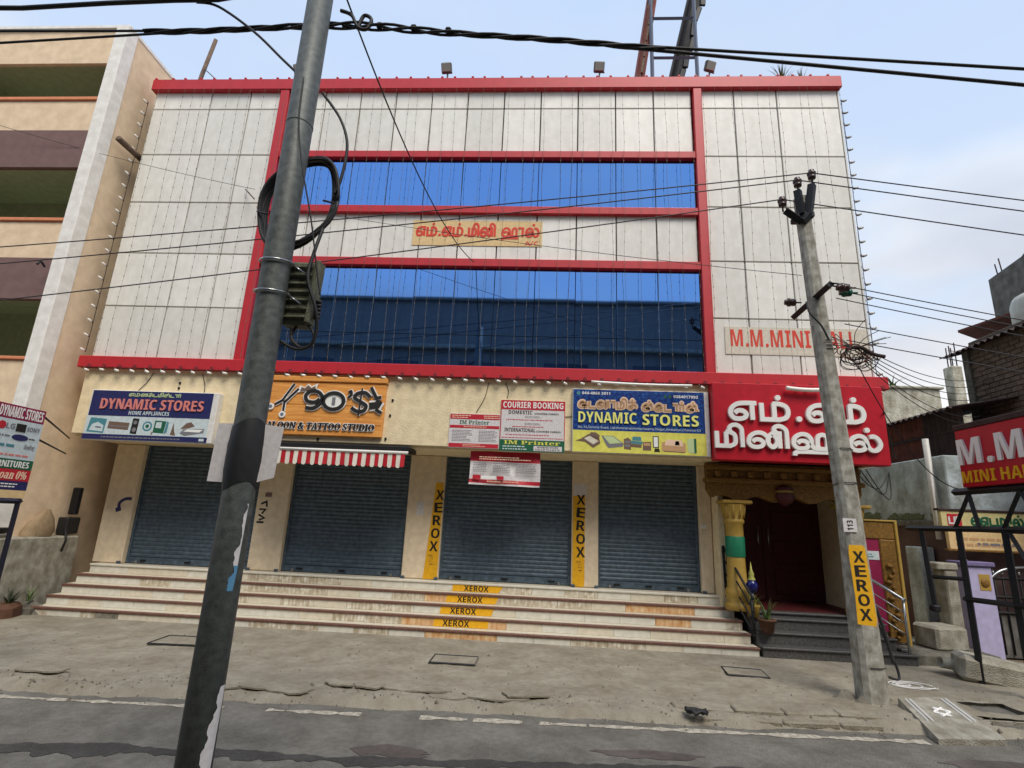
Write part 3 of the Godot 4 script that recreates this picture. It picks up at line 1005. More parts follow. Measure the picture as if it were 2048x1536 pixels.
# ---------- neighbours ----------
func build_left_side() -> void:
	var L := thing("corridor_building", "cream building with open green corridors, brown bands and a white corner fin", "building")
	var xr := -8.95
	var xl := -17.0
	var z := -8.7
	slab(L, "side_wall", mats.lb_cream, xr - .2, xr, -.04, 11.6, -20, z - .02, .01)
	slab(L, "back_wall", mats.lb_green, xl, xr - .2, -.04, 11.5, -20, -10.6, .0)
	slab(L, "fin", mats.lb_white, xr - .25, xr + .012, -.04, 11.66, z - .2, z + .09, .012)
	slab(L, "parapet_cap", mats.lb_white, xl, xr + .015, 11.6, 11.69, -20, z + .06, .012)
	slab(L, "front_wall", mats.lb_cream, xl, xr - .252, 10.75, 11.6, z - .08, z, .01)
	for f in [[9.10, 9.82, 9.90, 8.23], [6.29, 7.06, 7.13, 5.45], [3.2, 4.30, 4.36, 2.6]]:
		slab(L, "front_wall", mats.lb_cream, xl, xr - .252, f[0], f[1], z - .15, z, .01)
		slab(L, "sill", mats.lb_orange, xl, xr - .252, f[1], f[2], z - .2, z + .04, .01)
		slab(L, "brown_band", mats.lb_brown, xl, xr - .252, f[3], f[0], z - .07, z + .03, .01)
		slab(L, "corridor_floor", mats.lb_green, xl, xr - .2, f[0] - .15, f[0] - .02, -10.6, z - .16, .01)
	for f in [[8.23, 9.1], [5.45, 6.29], [10.75, 11.2]]:
		slab(L, "ceiling", mats.lb_green, xl, xr - .2, f[0] + .42, f[0] + .5, -10.6, z - .26, .01)
	slab(L, "front_wall", mats.lb_cream, xl, xr - .252, -.04, 2.6, z - .2, z, .01)
	for y in [9.0, 6.2, 3.2]:
		slab(L, "corridor_wall", mats.lb_green, -10.2, -9.16, y, y + 2.3, -10.4, -10.2, .01)
		slab(L, "corridor_wall", mats.lb_green, -13.2, -12.9, y, y + 2.3, -10.4, z - .4, .01)
		part(L, "wall_fan", lathe([Vector2(0, 0), Vector2(.09, .02), Vector2(.1, .06), Vector2(.02, .1)], 12), mats.iron, Vector3(-9.85, y + 1.0, -10.15), Vector3(90, 0, 0))
	var hk := part(L, "wall_hook", tube(smooth([Vector3(-8.93, 6.02, -8.35), Vector3(-8.93, 6.08, -8.25), Vector3(-8.93, 6.0, -8.2)]), .02), mats.iron)
	hk.position = Vector3(-.3, .02, -.2)
	# masonry plinth running back beside the hall steps
	var K := thing("masonry_plinth", "stained grey-green masonry plinth left of the tiled steps", "plinth")
	slab(K, "body", mats.concrete, -9.3, -8.72, -.04, 1.27, -10.15, -7.6, .03)
	slab(K, "coping", mats.concrete_dark, -9.3, -8.74, 1.272, 1.33, -8.72, -7.6, .02)
	part(K, "pipe", tube([Vector3(-8.8, 1.38, -8.75), Vector3(-8.8, 1.38, -7.6)], .05, -1.0, 10), mats.iron)
	# bundle leaning on the plinth
	var st := begin(true)
	var rings := []
	for k in 7:
		var ring := []
		var t := k / 6.0
		for j in 12:
			var a := TAU * j / 12.0
			var r := lerpf(.27, .05, t * t) * (1.0 + .25 * rough_noise.get_noise_2d(cos(a) * 2.0 + 5.0, sin(a) * 2.0 + t * 3.0))
			ring.append(Vector3(cos(a) * r * .5 + .02 * t, t * .46, sin(a) * r * 1.1 - .1 * t))
		rings.append(ring)
	for k in 6:
		for j in 12:
			quad(st, rings[k][j], rings[k][(j + 1) % 12], rings[k + 1][(j + 1) % 12], rings[k + 1][j])
	solo("cloth_bundle", done(st), mats.bundle, "tan cloth-covered bundle resting on the stained plinth", "bundle", Vector3(-8.86, 1.27, -9.35))
	var ac := thing("wall_unit", "dark box unit on a bracket in the gap beside the hall", "box", Vector3(-8.84, 1.3, -9.95))
	part(ac, "casing", box(.2, .3, .3, .02), mats.black_rubber, Vector3(0, .15, 0))
	part(ac, "casing", box(.14, .5, .12, .02), mats.iron, Vector3(.02, .6, -.02))
	part(ac, "pipe", tube([Vector3(.1, .1, .15), Vector3(.2, -.1, .2), Vector3(.16, -.3, .2)], .02), mats.iron)
	# weeds and a block at the foot of the plinth
	weed("weed_tuft", "dark grassy weed tuft at the foot of the stained plinth", Vector3(-8.6, .2, -8.9), .4, 34, mats.leaf_dark)
	weed("weed_tuft", "pale dry grass blades beside the stained plinth", Vector3(-8.55, .24, -9.2), .34, 14, mats.leaf)
	solo("earth_block", box(.55, .28, .4, .07), mats.terracotta, "brown earthen block beside the lowest tiled step", "block", Vector3(-8.72, .1, -8.85), Vector3(3, 20, 2))
	solo("cement_mound", mound(.9, .35, .22), mats.concrete_dark, "rough cement ramp between plinth and tiled steps", "ramp", Vector3(-8.6, 0, -9.3))
	# free-standing advert board on an iron frame
	var A := thing("advert_board", "red-topped white advert board with brand rows on a dark iron stand", "sign", Vector3(-6.0, 0, -6.06))
	var q := Node3D.new()
	q.name = "board"
	A.add_child(q)
	q.rotation_degrees = Vector3(0, 90, 0)
	q.position = Vector3(0, 0, 0)
	# local x runs away from the camera: 0 is the far edge
	var w := -1.05
	slab(q, "backing", mats.iron_navy, w, 0, 1.9, 2.93, -.05, -.004, .004)
	face(q, "red_header", mats.magenta, w, 0, 2.77, 2.93, -.004, .006)
	face(q, "white_field", mats.ice, w, 0, 2.33, 2.768, -.004, .006)
	face(q, "green_strip", mats.print_green, w, 0, 2.22, 2.328, -.004, .006)
	face(q, "red_strip", mats.print_red, w, 0, 2.09, 2.218, -.004, .006)
	face(q, "navy_strip", mats.navy, w, 0, 1.99, 2.088, -.004, .006)
	face(q, "tan_strip", mats.banner_tan, w, 0, 1.9, 1.988, -.004, .006)
	words(q, "lettering", "DYNAMIC STORES", bold, -0.554, -0.025, 2.79, 2.91, .003, mats.letter_white)
	words(q, "lettering", "LG", bold, -0.437, -0.336, 2.66, 2.72, .003, mats.print_grey)
	part(q, "logo", plate(disc(Vector2(-0.487, 2.69), .045), .003), mats.print_red, Vector3(0, 0, .003))
	face(q, "logo", mats.black_paint, -0.319, -0.202, 2.64, 2.73, .003, .003)
	words(q, "lettering", "SONY", bold, -0.185, -0.025, 2.66, 2.71, .003, mats.print_grey)
	var el := []
	for p in disc(Vector2(0, 0), 1.0, 20):
		el.append(Vector2(-0.244 + p.x * .1, 2.575 + p.y * .035))
	part(q, "logo", plate(el, .003), mats.navy, Vector3(0, 0, .003))
	print_lines(q, "small_print", -0.521, -0.353, 2.56, 2.6, 1, .003, mats.print_grey)
	print_lines(q, "small_print", -0.134, -0.025, 2.56, 2.59, 1, .003, mats.black_paint)
	words(q, "lettering", "Godrej", sans, -0.168, -0.042, 2.44, 2.51, .003, mats.print_grey, .003, .2)
	print_lines(q, "small_print", -0.504, -0.210, 2.44, 2.51, 1, .003, mats.print_teal)
	print_lines(q, "small_print", -0.504, -0.042, 2.35, 2.4, 1, .003, mats.salmon)
	words(q, "lettering", "FURNITURES", bold, -0.521, -0.050, 2.24, 2.31, .003, mats.letter_white)
	words(q, "lettering", "Loan 0%", serif, -0.420, -0.042, 2.11, 2.2, .003, mats.peach, .003, .2)
	print_lines(q, "small_print", -0.462, -0.042, 2.01, 2.07, 2, .003, mats.letter_white)
	for k in [[-.06, 0.0], [-1.02, 0.0]]:
		part(A, "post", bar(Vector3(0, 0, -k[0]), Vector3(0, 1.9, -k[0]), .05), mats.iron_navy)
	part(A, "cross_bar", bar(Vector3(0, 1.87, .03), Vector3(0, 1.87, 1.05), .045), mats.iron_navy)
	part(A, "tie_rod", tube([Vector3(-.02, 2.88, .02), Vector3(-2.6, 3.0, -3.2)], .012), mats.iron)
	part(A, "tie_rod", tube([Vector3(-.02, 2.6, .02), Vector3(-2.6, 2.72, -3.2)], .012), mats.iron)

func mound(sx: float, sz: float, h: float) -> ArrayMesh:
	var st := begin(true)
	var n := 14
	var rows := []
	for j in 6:
		var row := []
		for i in n:
			var a := TAU * i / n
			var t := j / 5.0
			var k := 1.0 + .2 * rough_noise.get_noise_2d(cos(a) * 3.0, sin(a) * 3.0 + t)
			row.append(Vector3(cos(a) * sx * .5 * (1.0 - t) * k, h * sin(t * PI / 2.0) * (1.0 + .2 * rough_noise.get_noise_2d(i, j)), sin(a) * sz * .5 * (1.0 - t) * k))
		rows.append(row)
	for j in 5:
		for i in n:
			quad(st, rows[j][i], rows[j][(i + 1) % n], rows[j + 1][(i + 1) % n], rows[j + 1][i])
	return done(st)

func blades(n: int, h: float, spread: float, width: float, droop: float) -> ArrayMesh:
	var st := begin()
	for i in n:
		var a := rng.randf() * TAU
		var out := Vector3(cos(a), 0, sin(a))
		var side := Vector3(-sin(a), 0, cos(a))
		var hh := h * rng.randf_range(.55, 1.1)
		var s := spread * rng.randf_range(.3, 1.0)
		var base := out * rng.randf() * spread * .2
		var prev := base
		var pw := width
		for k in 4:
			var t := (k + 1) / 4.0
			var p := base + out * s * t * t + Vector3(0, hh * (t - droop * t * t), 0)
			var w := width * (1.0 - t * .95)
			quad(st, prev - side * pw, prev + side * pw, p + side * w, p - side * w)
			prev = p
			pw = w
	return done(st)

func weed(called: String, label: String, at: Vector3, h: float, n: int, m: Material) -> void:
	var o := solo(called, blades(n, h, h * .8, .012, .3), m, label, "weed", at)
	o.set_meta("label", label)

func build_right_side() -> void:
	# pale plastered neighbour beyond the alley
	var N := thing("plastered_building", "low pale grey plastered building with mossy stains right of the hall", "building")
	slab(N, "wall", mats.pale_plaster, 7.4, 14, 2.2, 3.42, -17, -10.35, .02)
	slab(N, "lower_wall", mats.brown_lower, 7.42, 14, 0, 2.198, -17, -10.4, .01)  # lower stretch of the wall, coloured a darker brown
	slab(N, "ledge", mats.concrete_dark, 7.3, 7.46, 2.13, 2.24, -17, -10.3, .02)
	part(N, "drain_pipe", tube([Vector3(7.3, 3.75, -10.6), Vector3(7.3, 1.9, -10.6)], .055, -1.0, 10), mats.white)
	for k in 10:
		var rim := []
		for j in 18:
			var a := TAU * j / 18.0
			rim.append(Vector2(cos(a) * rng.randf_range(.1, .3), sin(a) * rng.randf_range(.015, .09) + (.05 if sin(a) > .3 else 0.0)))
		part(N, "moss", plate(rim, .006), mats.moss, Vector3(7.392 - .002 * k * .3, 2.27 + rng.randf() * .05, -13.6 + k * .33), Vector3(0, -90, 0))
	slab(N, "door", mats.rust_dark, 7.39, 7.41, .2, 1.9, -13.2, -12.3, .005)
	slab(N, "pier", mats.pale_plaster, 7.1, 7.38, .02, 1.75, -11.3, -10.9, .02)
	# shed roofs on and behind it
	var D := thing("tin_shed", "rusty corrugated tin shed above the pale plastered wall", "shed")
	corrugated(D, "sheet", mats.rust_sheet, Vector3(8.0, 3.45, -15.8), Vector3(0, 0, 4.2), Vector3(0, .95, 0), 26)
	corrugated(D, "sheet", mats.rust_dark, Vector3(7.95, 3.45, -11.55), Vector3(0, 0, 1.1), Vector3(0, .95, 0), 8)
	corrugated(D, "roof_sheet", mats.rust_dark, Vector3(7.75, 4.36, -15.9), Vector3(0, 0, 5.5), Vector3(1.9, .35, 0), 30)
	part(D, "batten", bar(Vector3(7.96, 3.95, -15.8), Vector3(7.96, 3.95, -10.5), .05), mats.rust_dark)
	slab(D, "panel", mats.old_parapet, 7.9, 7.96, 3.6, 4.1, -14.9, -14.3, .01)
	slab(D, "panel", mats.old_parapet, 7.9, 7.96, 3.5, 3.8, -13.9, -13.5, .01)
	# brick house with wavy tin roof and a white water tank
	var B := thing("brick_house", "narrow brick house with a wavy tin roof behind the red sign", "house")
	slab(B, "wall", mats.mortar, 9.02, 14, 2.5, 6.0, -11.4, -8.6, .01)
	var bm := [mats.brick0, mats.brick1, mats.brick2]
	var bw := .23
	var bh := .085
	for r in 24:
		var y := 3.55 + r * .1
		var zz := -11.38 + (0.12 if r % 2 == 0 else 0.0)
		while zz < -8.9:
			var len_ := minf(bw, -8.85 - zz)
			if not (zz < -10.35 and y < 4.3):
				part(B, "brick", box(.03, bh, len_, .006), bm[rng.randi_range(0, 2)], Vector3(9.012 + rng.randf_range(-.004, .004), y, zz + len_ / 2))
			zz += bw + .014
	slab(B, "corner_post", mats.concrete_dark, 8.96, 9.02, 2.6, 5.9, -11.55, -11.38, .01)
	slab(B, "patched_plaster", mats.grey_block, 8.985, 9.0, 3.5, 4.28, -11.36, -10.45, .004)
	corrugated(B, "roof_sheet", mats.rust_dark, Vector3(8.75, 5.78, -11.9), Vector3(0, .02, 3.6), Vector3(3.2, .9, 0), 22)
	var T := thing("water_tank", "white plastic water tank on the brick house roof", "tank", Vector3(9.95, 6.0, -10.2))
	part(T, "body", lathe([Vector2(0, 0), Vector2(.72, 0), Vector2(.75, .05), Vector2(.75, .5), Vector2(.7, .62), Vector2(.45, .74), Vector2(.2, .8), Vector2(0, .8)], 24), mats.tank)
	part(T, "lid", lathe([Vector2(.22, .8), Vector2(.22, .86), Vector2(0, .88)], 16), mats.black_rubber)
	var U := thing("grey_house", "unfinished grey block house with a slanted roofline above the tank", "house")
	part(U, "wall", plate([Vector2(-14.0, 5.0), Vector2(-14.0, 8.75), Vector2(-12.9, 8.9), Vector2(-8.0, 11.6), Vector2(-8.0, 5.0)], .3), mats.grey_block, Vector3(12.2, 0, 0), Vector3(0, -90, 0))
	part(U, "roof_edge", bar(Vector3(12.0, 8.85, -13.1), Vector3(12.0, 11.65, -8.0), .09), mats.rust_sheet)
	part(U, "lean_to", plate([Vector2(0, 0), Vector2(2.6, .3), Vector2(2.6, .36), Vector2(0, .06)], .9), mats.rust_sheet, Vector3(11.0, 6.9, -13.6), Vector3(0, -60, 0))
	for k in 2:
		part(U, "rebar", tube([Vector3(12.1, 8.7, -13.9 + k * .14), Vector3(12.1, 9.2 + .1 * k, -13.95 + k * .14)], .016), mats.rust_dark)
	# weathered parapet and unfinished column beyond
	var C := thing("old_parapet_building", "pale rain-streaked parapet wall behind the alley", "building")
	slab(C, "wall", mats.old_parapet, 8.0, 13.1, 2.5, 6.72, -19.4, -18, .02)
	slab(C, "lower_wall", mats.cream_wall, 8.0, 11.9, 2.5, 5.35, -18, -17.9, .02)
	slab(C, "coping", mats.old_parapet, 8.0, 13.2, 6.722, 6.8, -19.4, -17.92, .02)
	var Q := thing("unfinished_column", "unfinished concrete column with bare rebar on top", "column", Vector3(13.6, 0, -18))
	slab(Q, "shaft", mats.old_parapet, -.17, .19, 3, 7.5, -.2, .2, .03)
	slab(Q, "shaft", mats.concrete, -.1, .42, 3, 6.2, -.19, .16, .05)
	for k in [[-.1, .12], [.1, .1], [-.02, -.12], [.12, -.1]]:
		part(Q, "rebar", tube([Vector3(k[0], 7.4, k[1]), Vector3(k[0] + .01, 8.3 + rng.randf_range(-.1, .1), k[1])], .018), mats.rust_dark)
	part(Q, "tie", tube([Vector3(-.12, 8.05, .12), Vector3(.13, 8.03, .1)], .012), mats.rust_dark)
	solo("wall_weed", blades(16, .5, .5, .03, .2), mats.leaf, "small weed sprouting on the streaked parapet", "weed", Vector3(11.6, 6.8, -18))
	# lilac gate pillar, gate, boards over it
	var G := thing("gate_pillar", "lilac square gate pillar with a gold lion-like crest", "pillar")
	slab(G, "shaft", mats.lilac, 7.17, 7.65, .02, 1.48, -10.28, -9.98, .02)
	slab(G, "cap", mats.lilac_dark, 7.13, 7.69, 1.482, 1.56, -10.3, -9.94, .015)
	slab(G, "edge", mats.lilac_dark, 7.17, 7.26, .04, 1.47, -9.98, -9.965, .004)
	part(G, "finial", lathe([Vector2(0, 0), Vector2(.05, .01), Vector2(.03, .06), Vector2(.04, .1), Vector2(0, .14)], 10), mats.white, Vector3(7.3, 1.56, -10.1))
	part(G, "crest", lathe([Vector2(0, 0), Vector2(.075, .0), Vector2(.06, .015), Vector2(.03, .02), Vector2(0, .025)], 12), mats.gold, Vector3(7.5, 1.22, -9.974), Vector3(90, 0, 0))
	slab(G, "crest_plate", mats.gold_light, 7.41, 7.59, 1.1, 1.36, -9.98, -9.974, .003)
	var GG := thing("iron_gate", "dark iron gate with silver scroll tips beside the lilac pillar", "gate")
	for k in 9:
		part(GG, "bar", tube([Vector3(7.75 + k * .14, .1, -10.1), Vector3(7.75 + k * .14, 1.35, -10.1)], .014), mats.iron)
		part(GG, "tip", lathe([Vector2(0, 0), Vector2(.025, .03), Vector2(0, .1)], 8), mats.steel, Vector3(7.75 + k * .14, 1.35, -10.1))
	for y in [.75, 1.0, 1.3]:
		part(GG, "rail", bar(Vector3(7.68, y, -10.1), Vector3(8.95, y, -10.1), .035), mats.iron)
	part(GG, "scroll_rail", tube(smooth([Vector3(7.68, 1.3, -10.08), Vector3(7.9, 1.44, -10.08), Vector3(8.3, 1.5, -10.08), Vector3(8.9, 1.5, -10.08)]), .025), mats.steel)
	slab(GG, "panel", mats.grey_block, 7.68, 9.4, .05, .72, -10.14, -10.12, .004)
	var b1 := thing("shop_board", "long cream board with red and dark green Tamil letters over the gate", "sign")
	slab(b1, "panel", mats.board_cream, 7.1, 8.6, 2.13, 2.4, -10.28, -10.2, .006)
	slab(b1, "frame", mats.rust_dark, 7.05, 8.65, 2.402, 2.44, -10.3, -10.18, .004)
	slab(b1, "red_field", mats.print_red, 7.2, 7.44, 2.15, 2.35, -10.2, -10.195, .0)
	tamil(b1, "lettering", ["pa", "ra"], 7.22, 7.43, 2.18, .13, .03, -10.194, .003, mats.paper)
	tamil(b1, "lettering", ["va", "e", "ta", "m", "ra", "l."], 7.6, 8.5, 2.17, .14, .035, -10.199, .003, mats.print_green)
	var b2 := thing("shop_board", "long tan board with faded picture print under the cream board", "sign")
	slab(b2, "panel", mats.banner_tan, 7.14, 8.7, 1.75, 2.05, -10.22, -10.14, .006)
	slab(b2, "rail", mats.gold, 7.1, 8.74, 1.72, 1.75, -10.23, -10.13, .004)
	print_lines(b2, "small_print", 7.25, 8.4, 1.78, 1.98, 2, -10.138, mats.print_tan)
	print_lines(b2, "small_print", 7.6, 8.4, 1.8, 1.9, 1, -10.137, mats.print_grey)
	# grey concrete post, block, sloping slab, pipe
	var gp := thing("concrete_post", "grey square concrete gate post in front of the alley", "post")
	slab(gp, "shaft", mats.concrete, 6.82, 7.02, .02, 1.4, -10.2, -9.9, .02)
	slab(gp, "cap", mats.concrete, 6.7, 7.04, 1.402, 1.52, -10.22, -9.88, .02)
	solo("concrete_block", box(.55, .36, .5, .04), mats.concrete, "grey concrete block at the foot of the gate post", "block", Vector3(6.5, .38, -9.75), Vector3(0, 8, 0))
	solo("concrete_platform", box(1.4, .3, 1.5, .04), mats.concrete_dark, "low mossy concrete platform right of the granite steps", "platform", Vector3(6.36, .06, -10.0))
	solo("sloping_slab", box(1.15, .34, .5, .06), mats.concrete, "broken grey concrete slab below the iron sign frame", "slab", Vector3(6.45, .14, -8.45), Vector3(0, -22, -7))
	solo("drain_pipe_end", lathe([Vector2(.05, -.3), Vector2(.075, -.3), Vector2(.075, .2), Vector2(.05, .2), Vector2(.05, -.3)], 14), mats.concrete, "short grey pipe lying by the sloping slab", "pipe", Vector3(5.98, .17, -8.75), Vector3(0, 0, 82))
	# hall sign on an iron frame, at right angles to the street
	var M := thing("hanging_sign", "red side-on hall sign with white and yellow letters on iron frame", "sign", Vector3(6.0, 0, -8.1))
	var q := Node3D.new()
	q.name = "board"
	M.add_child(q)
	q.rotation_degrees = Vector3(0, -90, 0)
	slab(q, "panel", mats.red_sign, 0, 2.3, 2.63, 3.44, -.12, 0, .01)
	slab(q, "top_trim", mats.rust_dark, -.02, 2.32, 3.442, 3.52, -.13, .01, .008)
	words(q, "lettering", "M.M.", bold, .04, 1.3, 2.93, 3.3, 0, mats.letter_white, .03)
	words(q, "lettering", "MINI HALL", bold, .03, 1.26, 2.69, 2.85, 0, mats.yellow_paint, .012)
	part(M, "beam", bar(Vector3(.05, 2.58, -.25), Vector3(.05, 2.58, 2.3), .07), mats.iron)
	part(M, "beam", bar(Vector3(.05, 2.06, -1.4), Vector3(.05, 2.06, 2.3), .06), mats.iron)
	for zz in [-.28, .52]:
		part(M, "leg", bar(Vector3(.05, 0, zz), Vector3(.05, 2.05, zz), .07), mats.iron)
	for s in [[.02, -.35], [.0, .1], [.86, .5], [.84, 1.1]]:
		part(M, "strut", bar(Vector3(.06, 2.07, s[1]), Vector3(.06, 2.56, s[0]), .05), mats.iron)
	part(M, "strut", bar(Vector3(.06, 1.25, 1.0), Vector3(.06, 2.05, .56), .05), mats.iron)
	part(M, "strut", bar(Vector3(.03, 1.1, -.34), Vector3(.03, 1.16, 1.2), .05), mats.iron)
	part(M, "strut", bar(Vector3(.04, 1.34, -.93), Vector3(.04, 1.37, -.25), .04), mats.iron)
	part(M, "hanger", bar(Vector3(.05, 2.04, -1.07), Vector3(.05, .9, -1.0), .06), mats.iron)
	part(M, "hanger_foot", box(.12, .1, .12, .03), mats.iron, Vector3(.05, .88, -1.0))
	# a dusty street tree behind the sign
	var tr := thing("street_tree", "dusty dark tree crown behind the iron sign frame", "tree", Vector3(9.6, 0, -9.6))
	part(tr, "trunk", tube([Vector3(0, 0, 0), Vector3(.08, 1.2, .05), Vector3(-.05, 2.2, 0)], .09, .05, 8), mats.timber)
	for k in 6:
		var a := TAU * k / 6.0
		part(tr, "limb", tube([Vector3(0, 1.6, 0), Vector3(cos(a) * .4, 2.1, sin(a) * .4), Vector3(cos(a) * .75, 2.5 + .1 * k, sin(a) * .75)], .035, .012, 6), mats.timber)
	var st := begin()
	for k in 900:
		var d := Vector3(rng.randfn(), rng.randfn() * .6, rng.randfn()).normalized() * pow(rng.randf(), .5)
		var clump := floorf(rng.randf() * 7.0)
		var c := Vector3(cos(clump * 2.4) * .7, 2.45 + .22 * sin(clump * 1.9), sin(clump * 2.4) * .5) + d * Vector3(.5, .4, .5)
		var u := Vector3(rng.randfn(), rng.randfn(), rng.randfn()).normalized() * .07
		var v := u.cross(Vector3(rng.randfn(), rng.randfn(), rng.randfn()).normalized()).normalized() * .03
		quad(st, c - u, c + v, c + u, c - v)
	part(tr, "crown", done(st), mats.leaf_dark)

func corrugated(parent: Node, called: String, m: Material, at: Vector3, along: Vector3, up: Vector3, waves: int) -> void:
	var st := begin(true)
	var n := along.cross(up).normalized() * .03
	var k := waves * 4
	for i in k:
		var a := at + along * (float(i) / k) + n * sin(i * PI / 2.0)
		var b := at + along * (float(i + 1) / k) + n * sin((i + 1) * PI / 2.0)
		quad(st, a, b, b + up, a + up)
	part(parent, called, done(st), m)

# the building across the street, which the mirror glass reflects
func build_opposite() -> void:
	var O := thing("opposite_building", "plain grey building across the street, mirrored in the blue glass", "building")
	slab(O, "wall", mats.opp_wall, -26, 20, 0, 12.0, 5.2, 13, .05)
	slab(O, "parapet", mats.opp_wall, -26.1, 20.1, 12.0, 12.15, 5.0, 13, .03)
	for f in 3:
		slab(O, "ledge", mats.concrete, -26, 20, 3.6 + f * 3.0, 3.8 + f * 3.0, 4.9, 5.2, .02)
		for k in 11:
			slab(O, "window", mats.opp_glass, -24 + k * 4.0, -22 + k * 4.0, 4.6 + f * 3.0 - 3.0, 6.0 + f * 3.0 - 3.0, 5.15, 5.22, .01)

# ---------- signs on the facade ----------
func build_signs() -> void:
	# navy and white appliance sign
	var s := thing("shop_sign", "navy and white appliance shop sign with salmon block letters", "sign")
	slab(s, "box", mats.white, -8.27, -5.86, 2.98, 3.9, -9.3, -9.14, .01)
	slab(s, "lower_edge", mats.navy, -8.26, -5.94, 2.99, 3.08, -9.14, -9.13, .0)
	face(s, "navy_field", mats.navy, -8.24, -5.96, 3.42, 3.885, -9.14, .006)
	face(s, "picture_field", mats.ice, -8.25, -5.96, 3.085, 3.415, -9.14, .006)
	tamil(s, "lettering", ["e", "m", "na", "k.", "ta", "mi", "s.", "ta", "aa", "r."], -7.55, -6.55, 3.79, .055, .013, -9.134, .002, mats.pale_green)
	words(s, "lettering", "DYNAMIC STORES", bold, -8.04, -6.1, 3.545, 3.735, -9.134, mats.salmon, .02)
	words(s, "lettering", "HOME APPLIANCES", bold, -7.48, -6.72, 3.45, 3.52, -9.134, mats.ice)
	var shots := [
		["print_teal", [-8.2, 3.12, -7.88, 3.1, -7.86, 3.36, -8.17, 3.38]], ["ice", [-8.16, 3.15, -7.9, 3.13, -7.9, 3.24, -8.02, 3.3, -8.12, 3.26]], ["navy", [-8.05, 3.2, -7.94, 3.19, -7.94, 3.21, -8.05, 3.22]],
		["print_brown", [-7.82, 3.19, -7.43, 3.17, -7.42, 3.3, -7.81, 3.32]], ["print_grey", [-7.8, 3.235, -7.44, 3.22, -7.44, 3.235, -7.8, 3.25]],
		["black_paint", [-7.38, 3.11, -7.26, 3.1, -7.25, 3.38, -7.37, 3.39]],
		["print_green", [-6.96, 3.14, -6.76, 3.13, -6.74, 3.35, -6.95, 3.36]], ["ice", [-6.93, 3.23, -6.82, 3.22, -6.82, 3.33, -6.92, 3.33]], ["print_teal", [-6.75, 3.12, -6.7, 3.15, -6.69, 3.33, -6.73, 3.35]], ["print_brown", [-6.99, 3.1, -6.97, 3.1, -6.95, 3.15, -6.98, 3.15]],
		["print_brown", [-6.63, 3.11, -6.53, 3.1, -6.57, 3.2, -6.6, 3.33]],
		["print_brown", [-6.46, 3.22, -6.36, 3.33, -6.28, 3.35, -6.2, 3.28, -6.3, 3.24]], ["print_grey", [-6.46, 3.14, -6.4, 3.22, -6.02, 3.24, -6.02, 3.16, -6.36, 3.1]], ["letter_white", [-6.4, 3.18, -6.32, 3.22, -6.04, 3.22, -6.1, 3.17]]]
	for k in shots.size():
		part(s, "picture", plate(v2(shots[k][1]), .0015 + .0004 * (k % 3)), mats[shots[k][0]], Vector3(0, 0, -9.134))
	for c in [[-7.08, 3.25, .09, "print_teal"], [-7.08, 3.25, .06, "ice"], [-7.08, 3.25, .035, "print_green"], [-7.315, 3.31, .035, "print_grey"], [-7.315, 3.18, .04, "print_grey"]]:
		part(s, "picture", plate(disc(Vector2(c[0], c[1]), c[2]), .0032 - c[2] * .01), mats[c[3]], Vector3(0, 0, -9.134))
	print_lines(s, "small_print", -7.9, -6.3, 3.01, 3.06, 1, -9.13, mats.print_grey)
	face(s, "print_patch", mats.ice, -6.08, -5.99, 3.015, 3.06, -9.13, .002)
	# wooden saloon sign
	s = thing("wooden_sign", "orange wooden sign with raised black and white letters above the awning", "sign")
	slab(s, "board", mats.wood_board, -5.12, -2.84, 3.2, 4.18, -9.3, -9.22, .02)
	slab(s, "top_ledge", mats.wood_board, -5.14, -2.82, 4.182, 4.28, -9.3, -9.19, .012)
	for k in 2:
		slab(s, "groove_strip", mats.wood_board, -5.1, -2.86, 3.42 + k * .34, 3.735 + k * .34, -9.222, -9.214, .008)
	var wz := -9.205
	# scissors
	var st := begin()
	var blade_a := v2([-4.83, 3.74, -4.7, 3.82, -4.52, 4.13])
	var blade_b := v2([-4.66, 3.62, -4.66, 3.78, -4.43, 4.04])
	for p in [blade_a, blade_b]:
		add_stroke(st, p, .07, 0, .01)
	part(s, "scissors_backing", done(st), mats.letter_white, Vector3(0, 0, wz))
	st = begin()
	for p in [blade_a, blade_b]:
		add_stroke(st, p, .038, .012, .008)
	part(s, "scissors", done(st), mats.black_paint, Vector3(0, 0, wz))
	for c in [Vector2(-4.9, 3.7), Vector2(-4.67, 3.56)]:
		part(s, "scissor_ring", plate(disc(c, .06), .02), mats.letter_white, Vector3(0, 0, wz))
		part(s, "scissor_hole", plate(disc(c, .03), .004), mats.steel_blue, Vector3(0, 0, wz + .021))
	# crown
	part(s, "crown_backing", plate(v2([-4.45, 3.97, -4.12, 4.02, -4.08, 4.15, -4.2, 4.09, -4.26, 4.14, -4.32, 4.07, -4.42, 4.1]), .014), mats.letter_white, Vector3(0, 0, wz))
	part(s, "crown", plate(v2([-4.4, 3.99, -4.14, 4.03, -4.12, 4.1, -4.2, 4.06, -4.26, 4.11, -4.32, 4.05, -4.38, 4.07]), .006), mats.print_brown, Vector3(0, 0, wz + .015))
